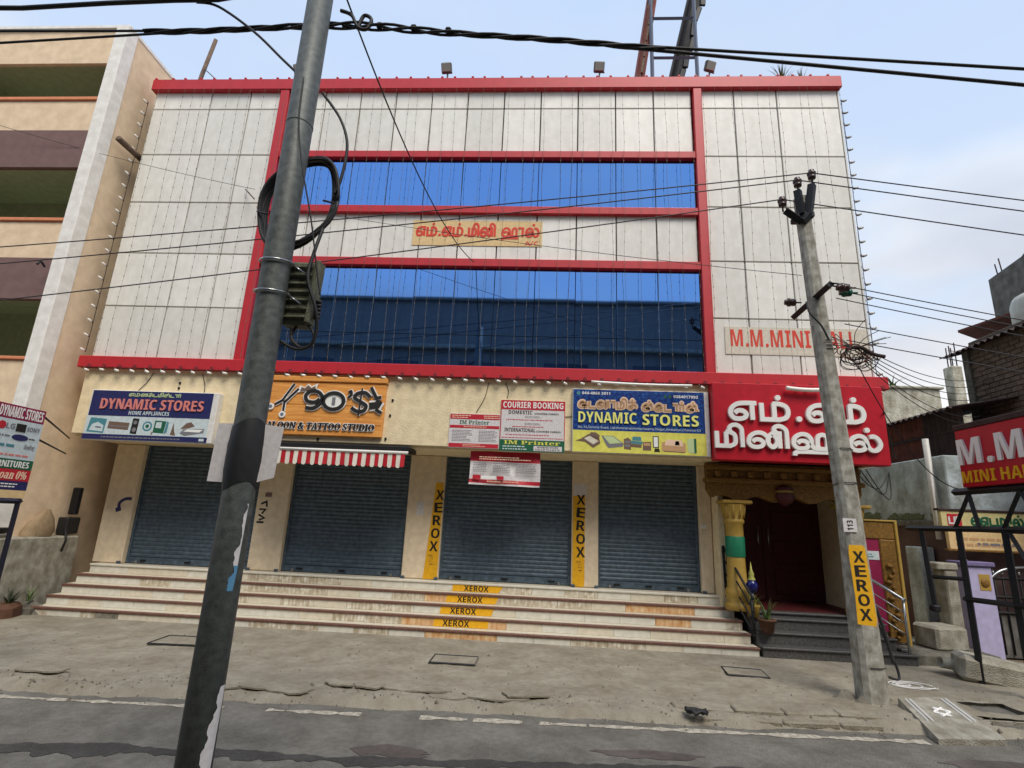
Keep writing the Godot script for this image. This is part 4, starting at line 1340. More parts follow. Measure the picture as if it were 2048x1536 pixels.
	# 9 0 ' $
	for e in [[.1, "letter_white", 0.0], [.062, "black_paint", .015]]:
		var wd: float = e[0]
		var zz: float = wz + e[2]
		st = begin()
		add_stroke(st, smooth(v2([-4.02, 3.86, -4.1, 3.8, -4.24, 3.82, -4.28, 3.92, -4.2, 4.0, -4.06, 3.99, -3.98, 3.9, -4.0, 3.78, -4.12, 3.69, -4.26, 3.7]), 5), wd, 0, .014)
		part(s, "numeral", done(st), mats[e[1]], Vector3(0, 0, zz))
		st = begin()
		var ring := []
		for k in 25:
			var a := TAU * k / 24.0
			ring.append(Vector2(-3.76 + cos(a) * .185, 3.83 + sin(a) * .15))
		add_stroke(st, ring, wd, 0, .014)
		part(s, "numeral", done(st), mats[e[1]], Vector3(0, 0, zz))
		st = begin()
		add_stroke(st, smooth(v2([-3.5, 4.0, -3.46, 4.02, -3.45, 3.96, -3.5, 3.9]), 3), wd * .7, 0, .014)
		part(s, "apostrophe", done(st), mats[e[1]], Vector3(0, 0, zz))
		st = begin()
		add_stroke(st, smooth(v2([-3.1, 3.92, -3.2, 4.0, -3.34, 3.98, -3.38, 3.9, -3.26, 3.83, -3.16, 3.76, -3.2, 3.67, -3.32, 3.66, -3.42, 3.72]), 5), wd, 0, .014)
		add_stroke(st, v2([-3.26, 4.08, -3.28, 3.58]), wd * .45, .001, .014)
		part(s, "currency_mark", done(st), mats[e[1]], Vector3(0, 0, zz))
		st = begin()
		add_stroke(st, v2([-3.1, 4.1, -2.98, 3.9]), wd * .9, 0, .014)
		add_stroke(st, v2([-3.02, 3.9, -2.9, 3.93]), wd * .8, .001, .014)
		add_stroke(st, v2([-3.1, 3.76, -2.96, 3.78, -2.92, 3.86]), wd * 1.9, .002, .014)
		add_stroke(st, v2([-2.98, 3.7, -2.87, 3.64]), wd * .9, .003, .014)
		part(s, "tattoo_machine", done(st), mats[e[1]], Vector3(0, 0, zz))
	var oval := []
	for p in disc(Vector2.ZERO, 1.0, 20):
		oval.append(Vector2(-3.76 + p.x * .15, 3.83 + p.y * .12))
	part(s, "numeral_face", plate(oval, .01), mats.letter_white, Vector3(0, 0, wz))
	part(s, "emblem", box(.06, .14, .01, .004), mats.print_grey, Vector3(-3.76, 3.83, wz + .016))
	for k in [[-.011, -.009], [.011, -.009], [-.011, .009], [.011, .009]]:
		words(s, "lettering_backing", "SALOON & TATTOO STUDIO", serif, -5.02 + k[0], -2.98 + k[0], 3.31 + k[1], 3.43 + k[1], wz + k[0] * .05, mats.letter_white, .008, .12)
	words(s, "lettering", "SALOON & TATTOO STUDIO", serif, -5.02, -2.98, 3.31, 3.43, wz + .009, mats.black_paint, .006, .12)
	# striped awning
	var A := thing("awning", "short red and white striped scalloped awning over the second shutter", "awning")
	slab(A, "casing", mats.iron, -5.0, -2.3, 2.98, 3.06, -9.7, -9.12, .02)
	part(A, "front_bar", tube([Vector3(-5.05, 2.93, -9.0), Vector3(-2.28, 2.93, -9.0)], .028, -1.0, 10), mats.white)
	for x in [-4.95, -2.4]:
		part(A, "arm", bar(Vector3(x, 3.0, -9.5), Vector3(x, 2.93, -9.02), .03), mats.iron)
	st = begin()
	quad(st, Vector3(-5.0, 3.0, -9.6), Vector3(-2.32, 3.0, -9.6), Vector3(-2.32, 2.935, -9.02), Vector3(-5.0, 2.935, -9.02))
	part(A, "cloth_top", done(st), mats.awning_white)
	for k in 36:
		var x := -5.0 + k * .0743
		var o := [Vector2(0, 0), Vector2(.0743, 0)]
		for j in 7:
			var a := PI * j / 6.0
			o.append(Vector2(.0371 + .0371 * cos(a), -.21 - (.035 if k % 2 == 0 else .02) * sin(a)))
		part(A, "valance_strip", plate(o, .004), mats.awning_white if k % 2 == 0 else mats.awning_red, Vector3(x, 2.915, -9.0 + .004 * sin(k * 1.3)), Vector3(rng.randf_range(-6, 6), 0, 0))
	# courier board and print-shop board, side by side
	s = thing("shop_board", "small red and white print-shop board left of the courier board", "sign")
	slab(s, "panel", mats.paper, -1.66, -.765, 3.09, 3.7, -9.3, -9.28, .003)
	face(s, "red_strip", mats.print_red, -1.65, -.775, 3.6, 3.69, -9.28, .003)
	face(s, "red_strip", mats.print_red, -1.65, -.775, 3.44, 3.49, -9.28, .003)
	face(s, "red_strip", mats.print_red, -1.65, -.775, 3.1, 3.17, -9.28, .003)
	words(s, "lettering", "IM Printer", serif, -1.48, -.95, 3.51, 3.585, -9.28, mats.print_green)
	print_lines(s, "small_print", -1.62, -1.25, 3.61, 3.68, 2, -9.277, mats.peach)
	print_lines(s, "small_print", -1.05, -.79, 3.61, 3.68, 2, -9.277, mats.peach)
	print_lines(s, "small_print", -1.4, -1.0, 3.45, 3.48, 1, -9.277, mats.peach)
	print_lines(s, "small_print", -1.6, -1.25, 3.2, 3.41, 8, -9.28, mats.print_grey)
	print_lines(s, "small_print", -1.13, -.8, 3.2, 3.41, 8, -9.28, mats.print_grey)
	print_lines(s, "small_print", -1.4, -1.0, 3.11, 3.16, 2, -9.277, mats.peach)
	s = thing("shop_board", "white courier booking board with red header and green foot", "sign")
	slab(s, "panel", mats.paper, -.76, .375, 3.06, 3.97, -9.3, -9.275, .003)
	face(s, "red_border", mats.print_red, -.758, .373, 3.8, 3.968, -9.275, .003)
	face(s, "red_border", mats.print_red, -.758, -.745, 3.27, 3.8, -9.275, .003)
	face(s, "red_border", mats.print_red, .36, .373, 3.27, 3.8, -9.275, .003)
	face(s, "green_strip", mats.print_green, -.758, .373, 3.065, 3.265, -9.275, .003)
	words(s, "lettering", "COURIER BOOKING", bold, -.72, .34, 3.83, 3.94, -9.272, mats.letter_white)
	words(s, "lettering", "DOMESTIC", bold, -.62, -.2, 3.72, 3.785, -9.275, mats.black_paint)
	words(s, "lettering", "(COURIER CARGO)", bold, -.16, .26, 3.715, 3.75, -9.275, mats.black_paint)
	words(s, "lettering", "SOUTH INDIA :", sans, -.33, -.05, 3.655, 3.69, -9.275, mats.print_grey)
	words(s, "lettering", "NORTH INDIA :", sans, -.33, -.05, 3.53, 3.565, -9.275, mats.print_grey)
	words(s, "lettering", "INTERNATIONAL", bold, -.68, -.14, 3.405, 3.47, -9.275, mats.black_paint)
	words(s, "lettering", "(COURIER CARGO)", bold, -.12, .3, 3.4, 3.435, -9.275, mats.black_paint)
	print_lines(s, "small_print", -.66, .27, 3.6, 3.635, 1, -9.275, mats.print_red)
	print_lines(s, "small_print", -.55, .14, 3.48, 3.515, 1, -9.275, mats.print_red)
	print_lines(s, "small_print", -.66, .24, 3.335, 3.37, 1, -9.275, mats.print_red)
	print_lines(s, "small_print", -.73, .35, 3.285, 3.315, 1, -9.275, mats.print_red)
	words(s, "lettering", "IM Printer", serif, -.68, .3, 3.185, 3.255, -9.272, mats.lemon)
	print_lines(s, "small_print", -.7, -.2, 3.08, 3.17, 2, -9.272, mats.ice)
	face(s, "white_strip", mats.paper, -.16, .33, 3.08, 3.165, -9.272, .002)
	words(s, "lettering", "WORKING HOURS", bold, -.1, .26, 3.13, 3.158, -9.27, mats.black_paint, .001)
	words(s, "lettering", "9.30 A.M TO 9.30 P.M.", bold, -.13, .3, 3.088, 3.118, -9.27, mats.black_paint, .001)
	# creased hanging banner under the fascia
	s = thing("hanging_banner", "creased red and white banner hanging below the courier board", "banner", Vector3(0, 0, -9.42))
	var zone := [[2.47, 2.5, "paper"], [2.5, 2.565, "print_red"], [2.565, 2.65, "paper"], [2.65, 2.67, "paper"], [2.67, 2.88, "paper"], [2.88, 3.0, "print_red"], [3.0, 3.08, "print_red"]]
	var names := ["white_hem", "red_strip", "white_field", "white_field", "white_field", "red_strip", "red_strip"]
	for j in zone.size():
		st = begin(true)
		for i in 24:
			for v in 3:
				var q := []
				for c in [[0, 0], [0, 1], [1, 1], [1, 0]]:
					var x: float = lerpf(-1.27, -.04, (i + c[0]) / 24.0)
					var y: float = lerpf(zone[j][0], zone[j][1], (v + c[1]) / 3.0)
					var t := (y - 2.47) / .6
					q.append(Vector3(x + .02 * (1 - t) * sin(t * 3.0), y - .012 * (x + .6), .02 * sin(x * 9.0 + t * 4.0) + .015 * rough_noise.get_noise_2d(x * 3.0, y * 3.0) + .03 * (1 - t)))
				quad(st, q[0], q[1], q[2], q[3])
		part(s, names[j], done(st), mats[zone[j][2]])
	words(s, "lettering", "Ambattur, Chennai-53", bold, -.95, -.4, 2.515, 2.555, .07, mats.peach, .001)
	print_lines(s, "small_print", -1.1, -.2, 2.9, 2.97, 2, .075, mats.peach)
	for x in [[-1.2, -.95], [-.85, -.55], [-.45, -.1]]:
		print_lines(s, "small_print", x[0], x[1], 2.69, 2.86, 6, .07, mats.print_grey)
	slab(s, "patch", mats.letter_white, -1.05, -.8, 2.58, 2.63, .07, .075, .0)
	slab(s, "red_print", mats.print_red, -1.2, -1.06, 2.57, 2.64, .07, .074, .0)
	slab(s, "red_print", mats.print_red, -.78, -.66, 2.57, 2.63, .07, .074, .0)
	# blue and yellow furniture sign
	s = thing("shop_sign", "blue and yellow furniture shop sign with Tamil and Latin lettering", "sign")
	slab(s, "box", mats.white, .5, 2.84, 3.08, 4.2, -9.3, -9.22, .008)
	face(s, "blue_field", mats.blue_print, .51, 2.76, 3.47, 4.19, -9.22, .004)
	face(s, "yellow_field", mats.lemon, .51, 2.77, 3.09, 3.465, -9.22, .004)
	words(s, "lettering", "044-4868 3011", bold, .66, 1.15, 4.1, 4.15, -9.216, mats.letter_white)
	words(s, "lettering", "9384017992", bold, 2.24, 2.66, 4.08, 4.13, -9.216, mats.letter_white)
	part(s, "phone_icon", plate(disc(Vector2(.6, 4.12), .035), .003), mats.print_teal, Vector3(0, 0, -9.216))
	for k in [2.1, 2.18]:
		part(s, "phone_icon", plate(disc(Vector2(k, 4.1), .028), .003), mats.print_green, Vector3(0, 0, -9.216))
	for e in [[.068, "peach", 0.0], [.024, "print_tan", .005]]:
		tamil(s, "tamil_lettering", ["ai", "ta", "na", "aa", "mi", "k."], .6, 1.62, 3.86, .13, e[0], -9.216 + e[2], .004, mats[e[1]])
		tamil(s, "tamil_lettering", ["s.", "ee", "ta", "aa", "r.", "s."], 1.7, 2.66, 3.84, .13, e[0], -9.216 + e[2], .004, mats[e[1]])
	words(s, "lettering", "DYNAMIC", bold, .6, 1.6, 3.6, 3.79, -9.216, mats.cream_letter, .02)
	words(s, "lettering", "STORES", bold, 1.7, 2.65, 3.585, 3.775, -9.216, mats.cream_letter, .02)
	words(s, "lettering", "No.16,Service Road, Lakshminarasimmarswamy Nagar,Ambattur,Chennai-53", sans, .6, 2.68, 3.49, 3.545, -9.216, mats.ice, .001)
	var fz := -9.216
	part(s, "picture", plate(v2([.56, 3.28, .72, 3.26, .86, 3.16, .98, 3.24, .96, 3.36, .78, 3.4, .66, 3.32]), .003), mats.print_brown, Vector3(0, 0, fz))
	part(s, "picture", plate(v2([.7, 3.32, .86, 3.22, .95, 3.28, .8, 3.37]), .003), mats.banner_pale, Vector3(0, 0, fz + .003))
	part(s, "picture", plate(v2([.78, 3.38, .82, 3.43, .9, 3.43, .97, 3.38, .96, 3.33, .86, 3.36]), .003), mats.print_brown, Vector3(0, 0, fz + .0065))
	part(s, "picture", plate(v2([1.0, 3.38, 1.2, 3.38, 1.38, 3.25, 1.36, 3.2, 1.12, 3.17, 1.08, 3.22]), .003), mats.print_grey, Vector3(0, 0, fz))
	part(s, "picture", plate(v2([1.03, 3.37, 1.19, 3.37, 1.34, 3.26, 1.14, 3.24]), .003), mats.pale_green, Vector3(0, 0, fz + .0035))
	# cot with drawers, bench, dressing mirror, sofa and wardrobe
	var pics := [
		["print_brown", [1.38, 3.16, 1.5, 3.15, 1.5, 3.32, 1.45, 3.36, 1.38, 3.33]], ["print_grey", [1.395, 3.27, 1.485, 3.265, 1.485, 3.3, 1.395, 3.305]], ["print_grey", [1.395, 3.2, 1.485, 3.195, 1.485, 3.24, 1.395, 3.245]],
		["print_teal", [1.5, 3.26, 1.69, 3.25, 1.7, 3.3, 1.5, 3.31]], ["print_teal", [1.52, 3.315, 1.68, 3.31, 1.67, 3.38, 1.53, 3.38]], ["print_brown", [1.5, 3.2, 1.68, 3.19, 1.68, 3.245, 1.5, 3.255]],
		["print_brown", [1.7, 3.15, 1.84, 3.15, 1.84, 3.3, 1.7, 3.29]], ["print_tan", [1.715, 3.23, 1.825, 3.23, 1.825, 3.275, 1.715, 3.275]], ["print_tan", [1.715, 3.17, 1.825, 3.17, 1.825, 3.215, 1.715, 3.215]],
		["black_paint", [1.87, 3.2, 1.97, 3.2, 1.97, 3.4, 1.87, 3.4]], ["letter_white", [1.885, 3.215, 1.955, 3.215, 1.955, 3.385, 1.885, 3.385]], ["black_paint", [1.89, 3.13, 1.99, 3.13, 1.97, 3.19, 1.9, 3.19]],
		["print_tan", [2.02, 3.15, 2.42, 3.14, 2.42, 3.24, 2.02, 3.25]], ["print_brown", [2.05, 3.14, 2.4, 3.13, 2.4, 3.145, 2.05, 3.155]], ["peach", [2.06, 3.25, 2.38, 3.24, 2.36, 3.34, 2.1, 3.35]], ["print_tan", [2.02, 3.25, 2.07, 3.25, 2.08, 3.31, 2.03, 3.3]], ["print_tan", [2.37, 3.24, 2.42, 3.24, 2.42, 3.29, 2.37, 3.3]], ["banner_tan", [2.12, 3.26, 2.2, 3.26, 2.19, 3.33, 2.13, 3.33]], ["banner_tan", [2.24, 3.255, 2.32, 3.255, 2.31, 3.325, 2.25, 3.325]],
		["pale_green", [2.45, 3.15, 2.56, 3.12, 2.56, 3.38, 2.45, 3.37]], ["print_green", [2.56, 3.12, 2.6, 3.14, 2.6, 3.38, 2.56, 3.38]], ["print_grey", [2.5, 3.15, 2.504, 3.15, 2.504, 3.36, 2.5, 3.36]]]
	for k in pics.size():
		part(s, "picture", plate(v2(pics[k][1]), .0015 + .0004 * (k % 4)), mats[pics[k][0]], Vector3(0, 0, fz))
	# red hall sign with raised white letters
	s = thing("hall_sign", "red signboard with raised white Tamil letters above the portal", "sign")
	slab(s, "panel", mats.red_sign, 2.86, 5.66, 3.02, 4.34, -9.3, -9.06, .01)
	var m: Material = mats.letter_white
	tamil(s, "letter", ["e", "m.", "."], 3.1, 4.36, 3.7, .3, .075, -9.055, .05, m, true)
	tamil(s, "letter", ["e", "m."], 4.37, 5.38, 3.7, .3, .075, -9.055, .05, m, true)
	tamil(s, "letter", ["mi", "ni", "ha", "aa", "l."], 2.86, 5.58, 3.235, .27, .068, -9.055, .05, m, true)
	# strip lights above two signs
	for k in [[.8, 2.5, 4.27, "white tube light arched above the blue and yellow sign"], [4.06, 4.62, 4.26, "white tube light above the raised Tamil letters"]]:
		var tl := thing("tube_light", k[3], "light")
		part(tl, "tube", tube(sag(Vector3(k[0], k[2], -8.98), Vector3(k[1], k[2] - .02, -8.98), .015), .022 if k[1] < 3 else .035, -1.0, 10), mats.bulb_white)
		for x in [k[0] + .2, k[1] - .2]:
			part(tl, "bracket", bar(Vector3(x, k[2] + .0, -8.98), Vector3(x, k[2] + .06, -9.3), .02), mats.iron)
	# two stickers over the cladding
	s = thing("facade_banner", "tan strip banner with red Tamil letters on the middle panels", "banner")
	slab(s, "sheet", mats.banner_tan, -2.67, -.13, 7.02, 7.56, -9.344, -9.338, .0)
	tamil(s, "lettering", ["e", "m.", ".", "e", "m.", ".", "mi", "ni"], -2.6, -1.02, 7.22, .2, .045, -9.337, .002, mats.orange_red)
	tamil(s, "lettering", ["ha", "aa", "l."], -.92, -.16, 7.22, .2, .045, -9.337, .002, mats.orange_red)
	words(s, "lettering", "A/C", bold, -.46, -.2, 7.04, 7.13, -9.337, mats.orange_red, .002)
	s = thing("facade_banner", "pale strip banner with orange block letters beside the red upright", "banner")
	slab(s, "sheet", mats.banner_pale, 3.22, 5.7, 4.95, 5.47, -9.344, -9.338, .0)
	words(s, "lettering", "M.M.MINI HALL", bold, 3.32, 5.5, 5.09, 5.42, -9.337, mats.orange_red, .002)

func build_roof_items() -> void:
	var base: Node3D = null
	var where := [[-5.5, -8, "grey floodlight on the parapet behind the dark pole"], [-2.27, -4, "grey floodlight on the parapet, second from the dark pole"], [.94, 3, "grey floodlight on the parapet just left of the hoarding frame"], [3.19, 18, "grey floodlight on the parapet just right of the hoarding frame"]]
	for w in where:
		if base == null:
			base = thing("floodlight", w[2], "floodlight", Vector3.ZERO, "floodlights along the parapet")
			part(base, "stem", tube([Vector3(0, 0, 0), Vector3(.02, .2, .06)], .018), mats.lamp_body)
			part(base, "yoke", bar(Vector3(-.1, .2, .06), Vector3(.12, .2, .06), .025), mats.lamp_body)
			part(base, "housing", box(.22, .2, .09, .015), mats.lamp_body, Vector3(0, .3, .1), Vector3(30, 0, 0))
			part(base, "lens", box(.18, .16, .012, .004), mats.lamp_glass, Vector3(0, .278, .145), Vector3(30, 0, 0))
			for k in 4:
				part(base, "fin", box(.2, .012, .03, .003), mats.lamp_body, Vector3(0, .25 + k * .04, .03 + k * .02), Vector3(30, 0, 0))
		else:
			base = copy_of(base, w[2])
		base.position = Vector3(w[0], 10.87, -9.4)
		base.rotation_degrees = Vector3(0, w[1], 0)
	# rooftop hoarding: two boards back to back on a steel frame
	var B := thing("hoarding", "rooftop hoarding of two weathered boards on a blue-grey steel frame", "hoarding")
	for x in [2.14, 3.1]:
		part(B, "post", bar(Vector3(x, 10.5, -9.75), Vector3(x, 15.6, -9.75), .06), mats.steel_blue)
	for y in [11.87, 12.95, 14.2]:
		part(B, "rung", bar(Vector3(2.16, y, -9.77), Vector3(3.08, y, -9.77), .06), mats.steel_blue)
	part(B, "board", plate(v2([1.66, 10.5, 1.86, 10.5, 2.62, 15.8, 2.42, 15.8]), .7), mats.hoarding_red, Vector3(0, 0, -10.5))
	part(B, "board", plate(v2([2.34, 10.5, 2.66, 10.5, 3.84, 15.8, 3.5, 15.8]), .5), mats.hoarding_dark, Vector3(0, 0, -10.6))
	for k in 11:
		var t := k / 11.0
		part(B, "torn_sheet", box(.1, .42, .06, .02), mats.timber, Vector3(lerpf(1.78, 2.5, t) - .02 * sin(k * 2.3), 10.8 + 4.8 * t, -9.78), Vector3(0, 0, -8 + 5 * sin(k * 3.0)))
		part(B, "torn_sheet", box(.12, .4, .06, .03), mats.black_rubber, Vector3(lerpf(2.68, 3.8, t) + .03 * sin(k * 2.0), 10.8 + 4.8 * t, -10.08), Vector3(0, 0, -12 + 8 * sin(k * 3.0)))
	part(B, "rail", bar(Vector3(1.72, 10.5, -9.76), Vector3(2.48, 15.8, -9.76), .05), mats.rust_sheet)
	part(B, "rail", bar(Vector3(2.42, 10.5, -10.06), Vector3(3.58, 15.8, -10.06), .06), mats.iron)
	part(B, "stub", bar(Vector3(2.5, 10.6, -9.9), Vector3(2.5, 11.35, -9.9), .05), mats.iron)
	solo("roof_plant", blades(34, .46, .26, .018, .1), mats.leaf, "small spiky weed on the parapet right of the hoarding", "weed", Vector3(4.72, 10.86, -9.45), Vector3.ZERO, "weeds on the parapet")
	solo("roof_plant", blades(24, .36, .22, .018, .1), mats.leaf, "smaller spiky weed nearer the roof corner", "weed", Vector3(5.1, 10.86, -9.45), Vector3.ZERO, "weeds on the parapet")
	var rp := thing("roof_pole", "leaning wooden pole on the roof near the cream building", "pole")
	part(rp, "shaft", tube([Vector3(-8.72, 10.5, -10.4), Vector3(-8.66, 12.2, -10.5), Vector3(-8.5, 13.28, -10.5)], .05, .045, 8), mats.timber)
	part(rp, "cross_stick", tube([Vector3(-8.6, 12.35, -10.45), Vector3(-8.1, 11.9, -10.4)], .012), mats.wire_grey)

# ---------- poles ----------
func build_poles() -> void:
	# dark tubular steel pole close to the camera
	var c := Vector3(-1.99, 0, -3.5)
	var P := thing("steel_pole", "dark grey round steel pole in the foreground with torn posters", "pole", c)
	part(P, "shaft", lathe([Vector2(.0, -.05), Vector2(.103, -.05), Vector2(.1, 2.0), Vector2(.1, 4.0), Vector2(.1, 7.5), Vector2(0, 7.5)], 32), mats.pole_paint)
	part(P, "joint_ring", lathe([Vector2(.0995, 4.83), Vector2(.103, 4.835), Vector2(.103, 4.85), Vector2(.0995, 4.855)], 32), mats.pole_paint)
	# strapped dark sleeve
	var st := begin(true)
	for j in 10:
		for i in 32:
			var q := []
			for d in [[0, 0], [0, 1], [1, 1], [1, 0]]:
				var a: float = TAU * (i + d[0]) / 32.0
				var t: float = (j + d[1]) / 10.0
				var r := .104 + .012 * sin(t * PI) + .006 * rough_noise.get_noise_2d(cos(a) * 2.0 + 9.0, t * 3.0 + sin(a))
				q.append(Vector3(cos(a) * r, 2.04 + .42 * t + .03 * sin(a * 2.0), sin(a) * r))
			quad(st, q[0], q[3], q[2], q[1])
	part(P, "rubber_sleeve", done(st), mats.black_rubber)
	# torn poster remnants, wrapped on the shaft
	wrapped(P, "torn_poster", mats.paper, .1035, 1.52, 1.93, 18.0, 44.0, 5)
	wrapped(P, "torn_poster", mats.sticker_blue, .1042, 1.40, 1.55, 22.0, 48.0, 6)
	wrapped(P, "torn_poster", mats.paper, .1045, .2, .86, -10.0, 62.0, 7)
	for y in [3.66, 3.42]:
		var ring := []
		for k in 25:
			var a := TAU * k / 24.0
			ring.append(Vector3(cos(a) * .116, y - .02 * sin(a), sin(a) * .116))
		part(P, "steel_strap", tube(ring, .008), mats.steel)
		part(P, "strap_tail", tube([Vector3(.11, y - .005, -.03), Vector3(.2, y - .06, -.05)], .008), mats.steel)
	# plate behind the sleeve
	var N := thing("tin_plate", "pale blank tin plate strapped behind the dark steel pole", "plate", c)
	part(N, "sheet", plate(v2([-.235, .39, -.05, .4, .1, .4, .225, .39, .215, .05, .06, .0, -.235, .0]), .006), mats.paper, Vector3(0, 2.06, -.01), Vector3(0, 0, -1.5))
	# cable joint box
	var J := thing("cable_joint_box", "weathered green-grey ribbed cable box strapped to the dark pole", "box", c + Vector3(.12, 3.22, -.16))
	part(J, "casing", box(.22, .5, .14, .02), mats.box_weathered, Vector3(.03, .25, 0), Vector3(0, 0, -3))
	for k in 7:
		part(J, "rib", box(.2, .016, .02, .004), mats.box_weathered, Vector3(.02, .05 + k * .066, .085))
	part(J, "side_flange", box(.04, .5, .1, .01), mats.box_weathered, Vector3(.145, .25, .05), Vector3(0, 0, -3))
	for k in 5:
		part(J, "gland", lathe([Vector2(0, 0), Vector2(.016, 0), Vector2(.016, .04), Vector2(0, .045)], 8), mats.iron, Vector3(.165, .06 + k * .03, .05), Vector3(0, 0, -90))
	part(J, "back_plate", box(.1, .46, .05, .01), mats.iron, Vector3(-.24, .28, .0))
	# coil of cable
	var K := thing("cable_coil", "thick coil of black cable hung on the dark pole", "coil", c + Vector3(.015, 4.24, -.13))
	for k in 7:
		var pts := []
		var rx := .262 + .008 * k
		var ry := .385 + .006 * (k % 3)
		for j in 41:
			var a := TAU * j / 40.0
			var sq := 1.0 - .12 * sin(a * 2.0)
			pts.append(Vector3(cos(a) * rx * sq + .1 * sin(a) + .004 * k, sin(a) * ry + .01 * sin(k * 2.0), .012 * (k - 3) + .012 * sin(a * 3.0 + k)))
		part(K, "loop", tube(pts, .013, -1.0, 7), mats.cable)
	for p in [Vector3(.27, -.02, .02), Vector3(-.24, -.12, .02)]:
		part(K, "tie", tube([p + Vector3(-.045, .012, .03), p + Vector3(.045, -.012, .035)], .008), mats.wire_grey)
	var ld := thing("drop_cable", "black cable looping from the coil down past the ribbed box", "cable")
	part(ld, "run", tube(smooth([Vector3(-1.9, 5.25, -3.6), Vector3(-1.72, 5.0, -3.6), Vector3(-1.63, 4.75, -3.6), Vector3(-1.64, 4.45, -3.6), Vector3(-1.68, 4.3, -3.6)]), .012), mats.cable)
	part(ld, "run", tube(smooth([Vector3(-1.73, 4.0, -3.6), Vector3(-1.75, 3.75, -3.55), Vector3(-1.75, 3.55, -3.52), Vector3(-1.68, 3.35, -3.54), Vector3(-1.66, 3.2, -3.58), Vector3(-1.69, 3.07, -3.6), Vector3(-1.78, 3.05, -3.62), Vector3(-1.86, 3.12, -3.63), Vector3(-1.87, 3.2, -3.63)]), .013), mats.cable)
	part(ld, "run", tube(smooth([Vector3(-1.87, 3.15, -3.64), Vector3(-1.82, 3.25, -3.64), Vector3(-1.74, 3.22, -3.62), Vector3(-1.68, 3.13, -3.6), Vector3(-1.7, 3.06, -3.6), Vector3(-1.8, 3.03, -3.6), Vector3(-1.95, 3.1, -3.6)]), .011), mats.cable)
	part(ld, "thin_lead", tube(smooth([Vector3(-1.96, 5.2, -3.39), Vector3(-1.94, 4.8, -3.39), Vector3(-1.86, 4.4, -3.4), Vector3(-1.76, 4.0, -3.45), Vector3(-1.68, 3.6, -3.5), Vector3(-1.64, 3.42, -3.52)]), .006), mats.cable)
	# concrete pole on the pavement
	var b := Vector3(3.88, 0, -7.1)
	var C := thing("concrete_pole", "square grey concrete pole with a yellow painted patch and iron arms", "pole", b)
	st = begin()
	var sec := []
	for e in [[-.1, .145, 0.0], [.0, .142, 0.0], [2.3, .112, -.04], [4.6, .095, -.15], [6.63, .08, -.24]]:
		var r: float = e[1]
		var ch := r * .35
		var ring := []
		for p in [[-r, -r + ch], [-r + ch, -r], [r - ch, -r], [r, -r + ch], [r, r - ch], [r - ch, r], [-r + ch, r], [-r, r - ch]]:
			ring.append(Vector3(p[0] + e[2], e[0], p[1]))
		sec.append(ring)
	for i in sec.size() - 1:
		for k in 8:
			quad(st, sec[i][k], sec[i][(k + 1) % 8], sec[i + 1][(k + 1) % 8], sec[i + 1][k])
	for k in range(1, 7):
		tri(st, sec[4][0], sec[4][k], sec[4][k + 1])
	part(C, "shaft", done(st), mats.pole_concrete)
	var ptch := Node3D.new()
	var ps := part(C, "painted_patch", plate(v2([-.11, .9, .1, .88, .115, .95, .085, 1.76, .06, 1.79, -.1, 1.79, -.115, 1.7, -.1, 1.2]), .003), mats.yellow_paint, Vector3(-.025, 0, .139), Vector3(-.7, 0, .6), "yellow painted patch with black letters running down")
	ptch.free()
	var ly := 1.72
	for ch in ["X", "E", "R", "O", "X"]:
		var o := words(ps, "letter", ch, bold, -.07, .06, ly - .13, ly, .004, mats.black_paint, .002)
		o.rotation_degrees.z = rng.randf_range(-6, 6)
		ly -= .162
	var np := slab(C, "number_plate", mats.paper, -.19, -.03, 1.94, 2.1, .125, .13, .003, "small white plate with black digits turned sideways")
	var dg := words(np, "digits", "113", bold, -.06, .06, -.035, .035, .003, mats.black_paint, .002)
	dg.transform = Transform3D(Basis(Vector3(0, 0, 1), PI / 2.0), Vector3.ZERO) * dg.transform
	for y in [2.52, 2.95, .42, 4.4, 4.33, 4.28]:
		var ring := []
		var r := lerpf(.15, .1, y / 5.0)
		for k in 9:
			var a := TAU * (k + .5) / 8.0
			ring.append(Vector3(cos(a) * r * 1.09 - .025 * y + .02, y + .02 * sin(a), sin(a) * r * 1.09))
		part(C, "wire_band", tube(ring, .006), mats.wire_grey)
	# V-shaped iron top arms with pin insulators
	var v := [Vector3(-.52, 6.36, .1), Vector3(-.3, 6.18, .1), Vector3(-.2, 6.3, .1), Vector3(-.11, 6.78, .1)]
	part(C, "iron_arm", bar(v[0], v[1], .09), mats.iron)
	part(C, "iron_arm", bar(v[1], v[2], .09), mats.iron)
	part(C, "iron_arm", bar(v[2], v[3], .09), mats.iron)
	part(C, "iron_arm", bar(Vector3(-.3, 6.3, .1), Vector3(-.32, 6.68, .1), .09), mats.iron)
	part(C, "clamp", box(.24, .08, .24, .01), mats.iron, Vector3(-.24, 6.3, 0))
	var ins := lathe([Vector2(0, -.14), Vector2(.012, -.14), Vector2(.012, -.05), Vector2(.05, -.05), Vector2(.055, -.01), Vector2(.038, .0), Vector2(.062, .02), Vector2(.06, .05), Vector2(.035, .075), Vector2(.04, .09), Vector2(0, .1)], 14)
	for p in [Vector3(-.55, 6.48, .1), Vector3(-.31, 6.8, .1), Vector3(-.1, 6.93, .1)]:
		part(C, "insulator", ins, mats.porcelain, p)
	# cross arm running across the street, with shackles
	part(C, "cross_arm", bar(Vector3(-.2, 5.06, .45), Vector3(-.2, 5.02, -.6), .075), mats.iron)
	for p in [Vector3(-.06, 4.99, .5), Vector3(-.36, 5.12, -.3), Vector3(.14, 5.06, .2)]:
		part(C, "insulator", ins, mats.porcelain if p.x < .1 else mats.green_glaze, p, Vector3(0, 0, 90))
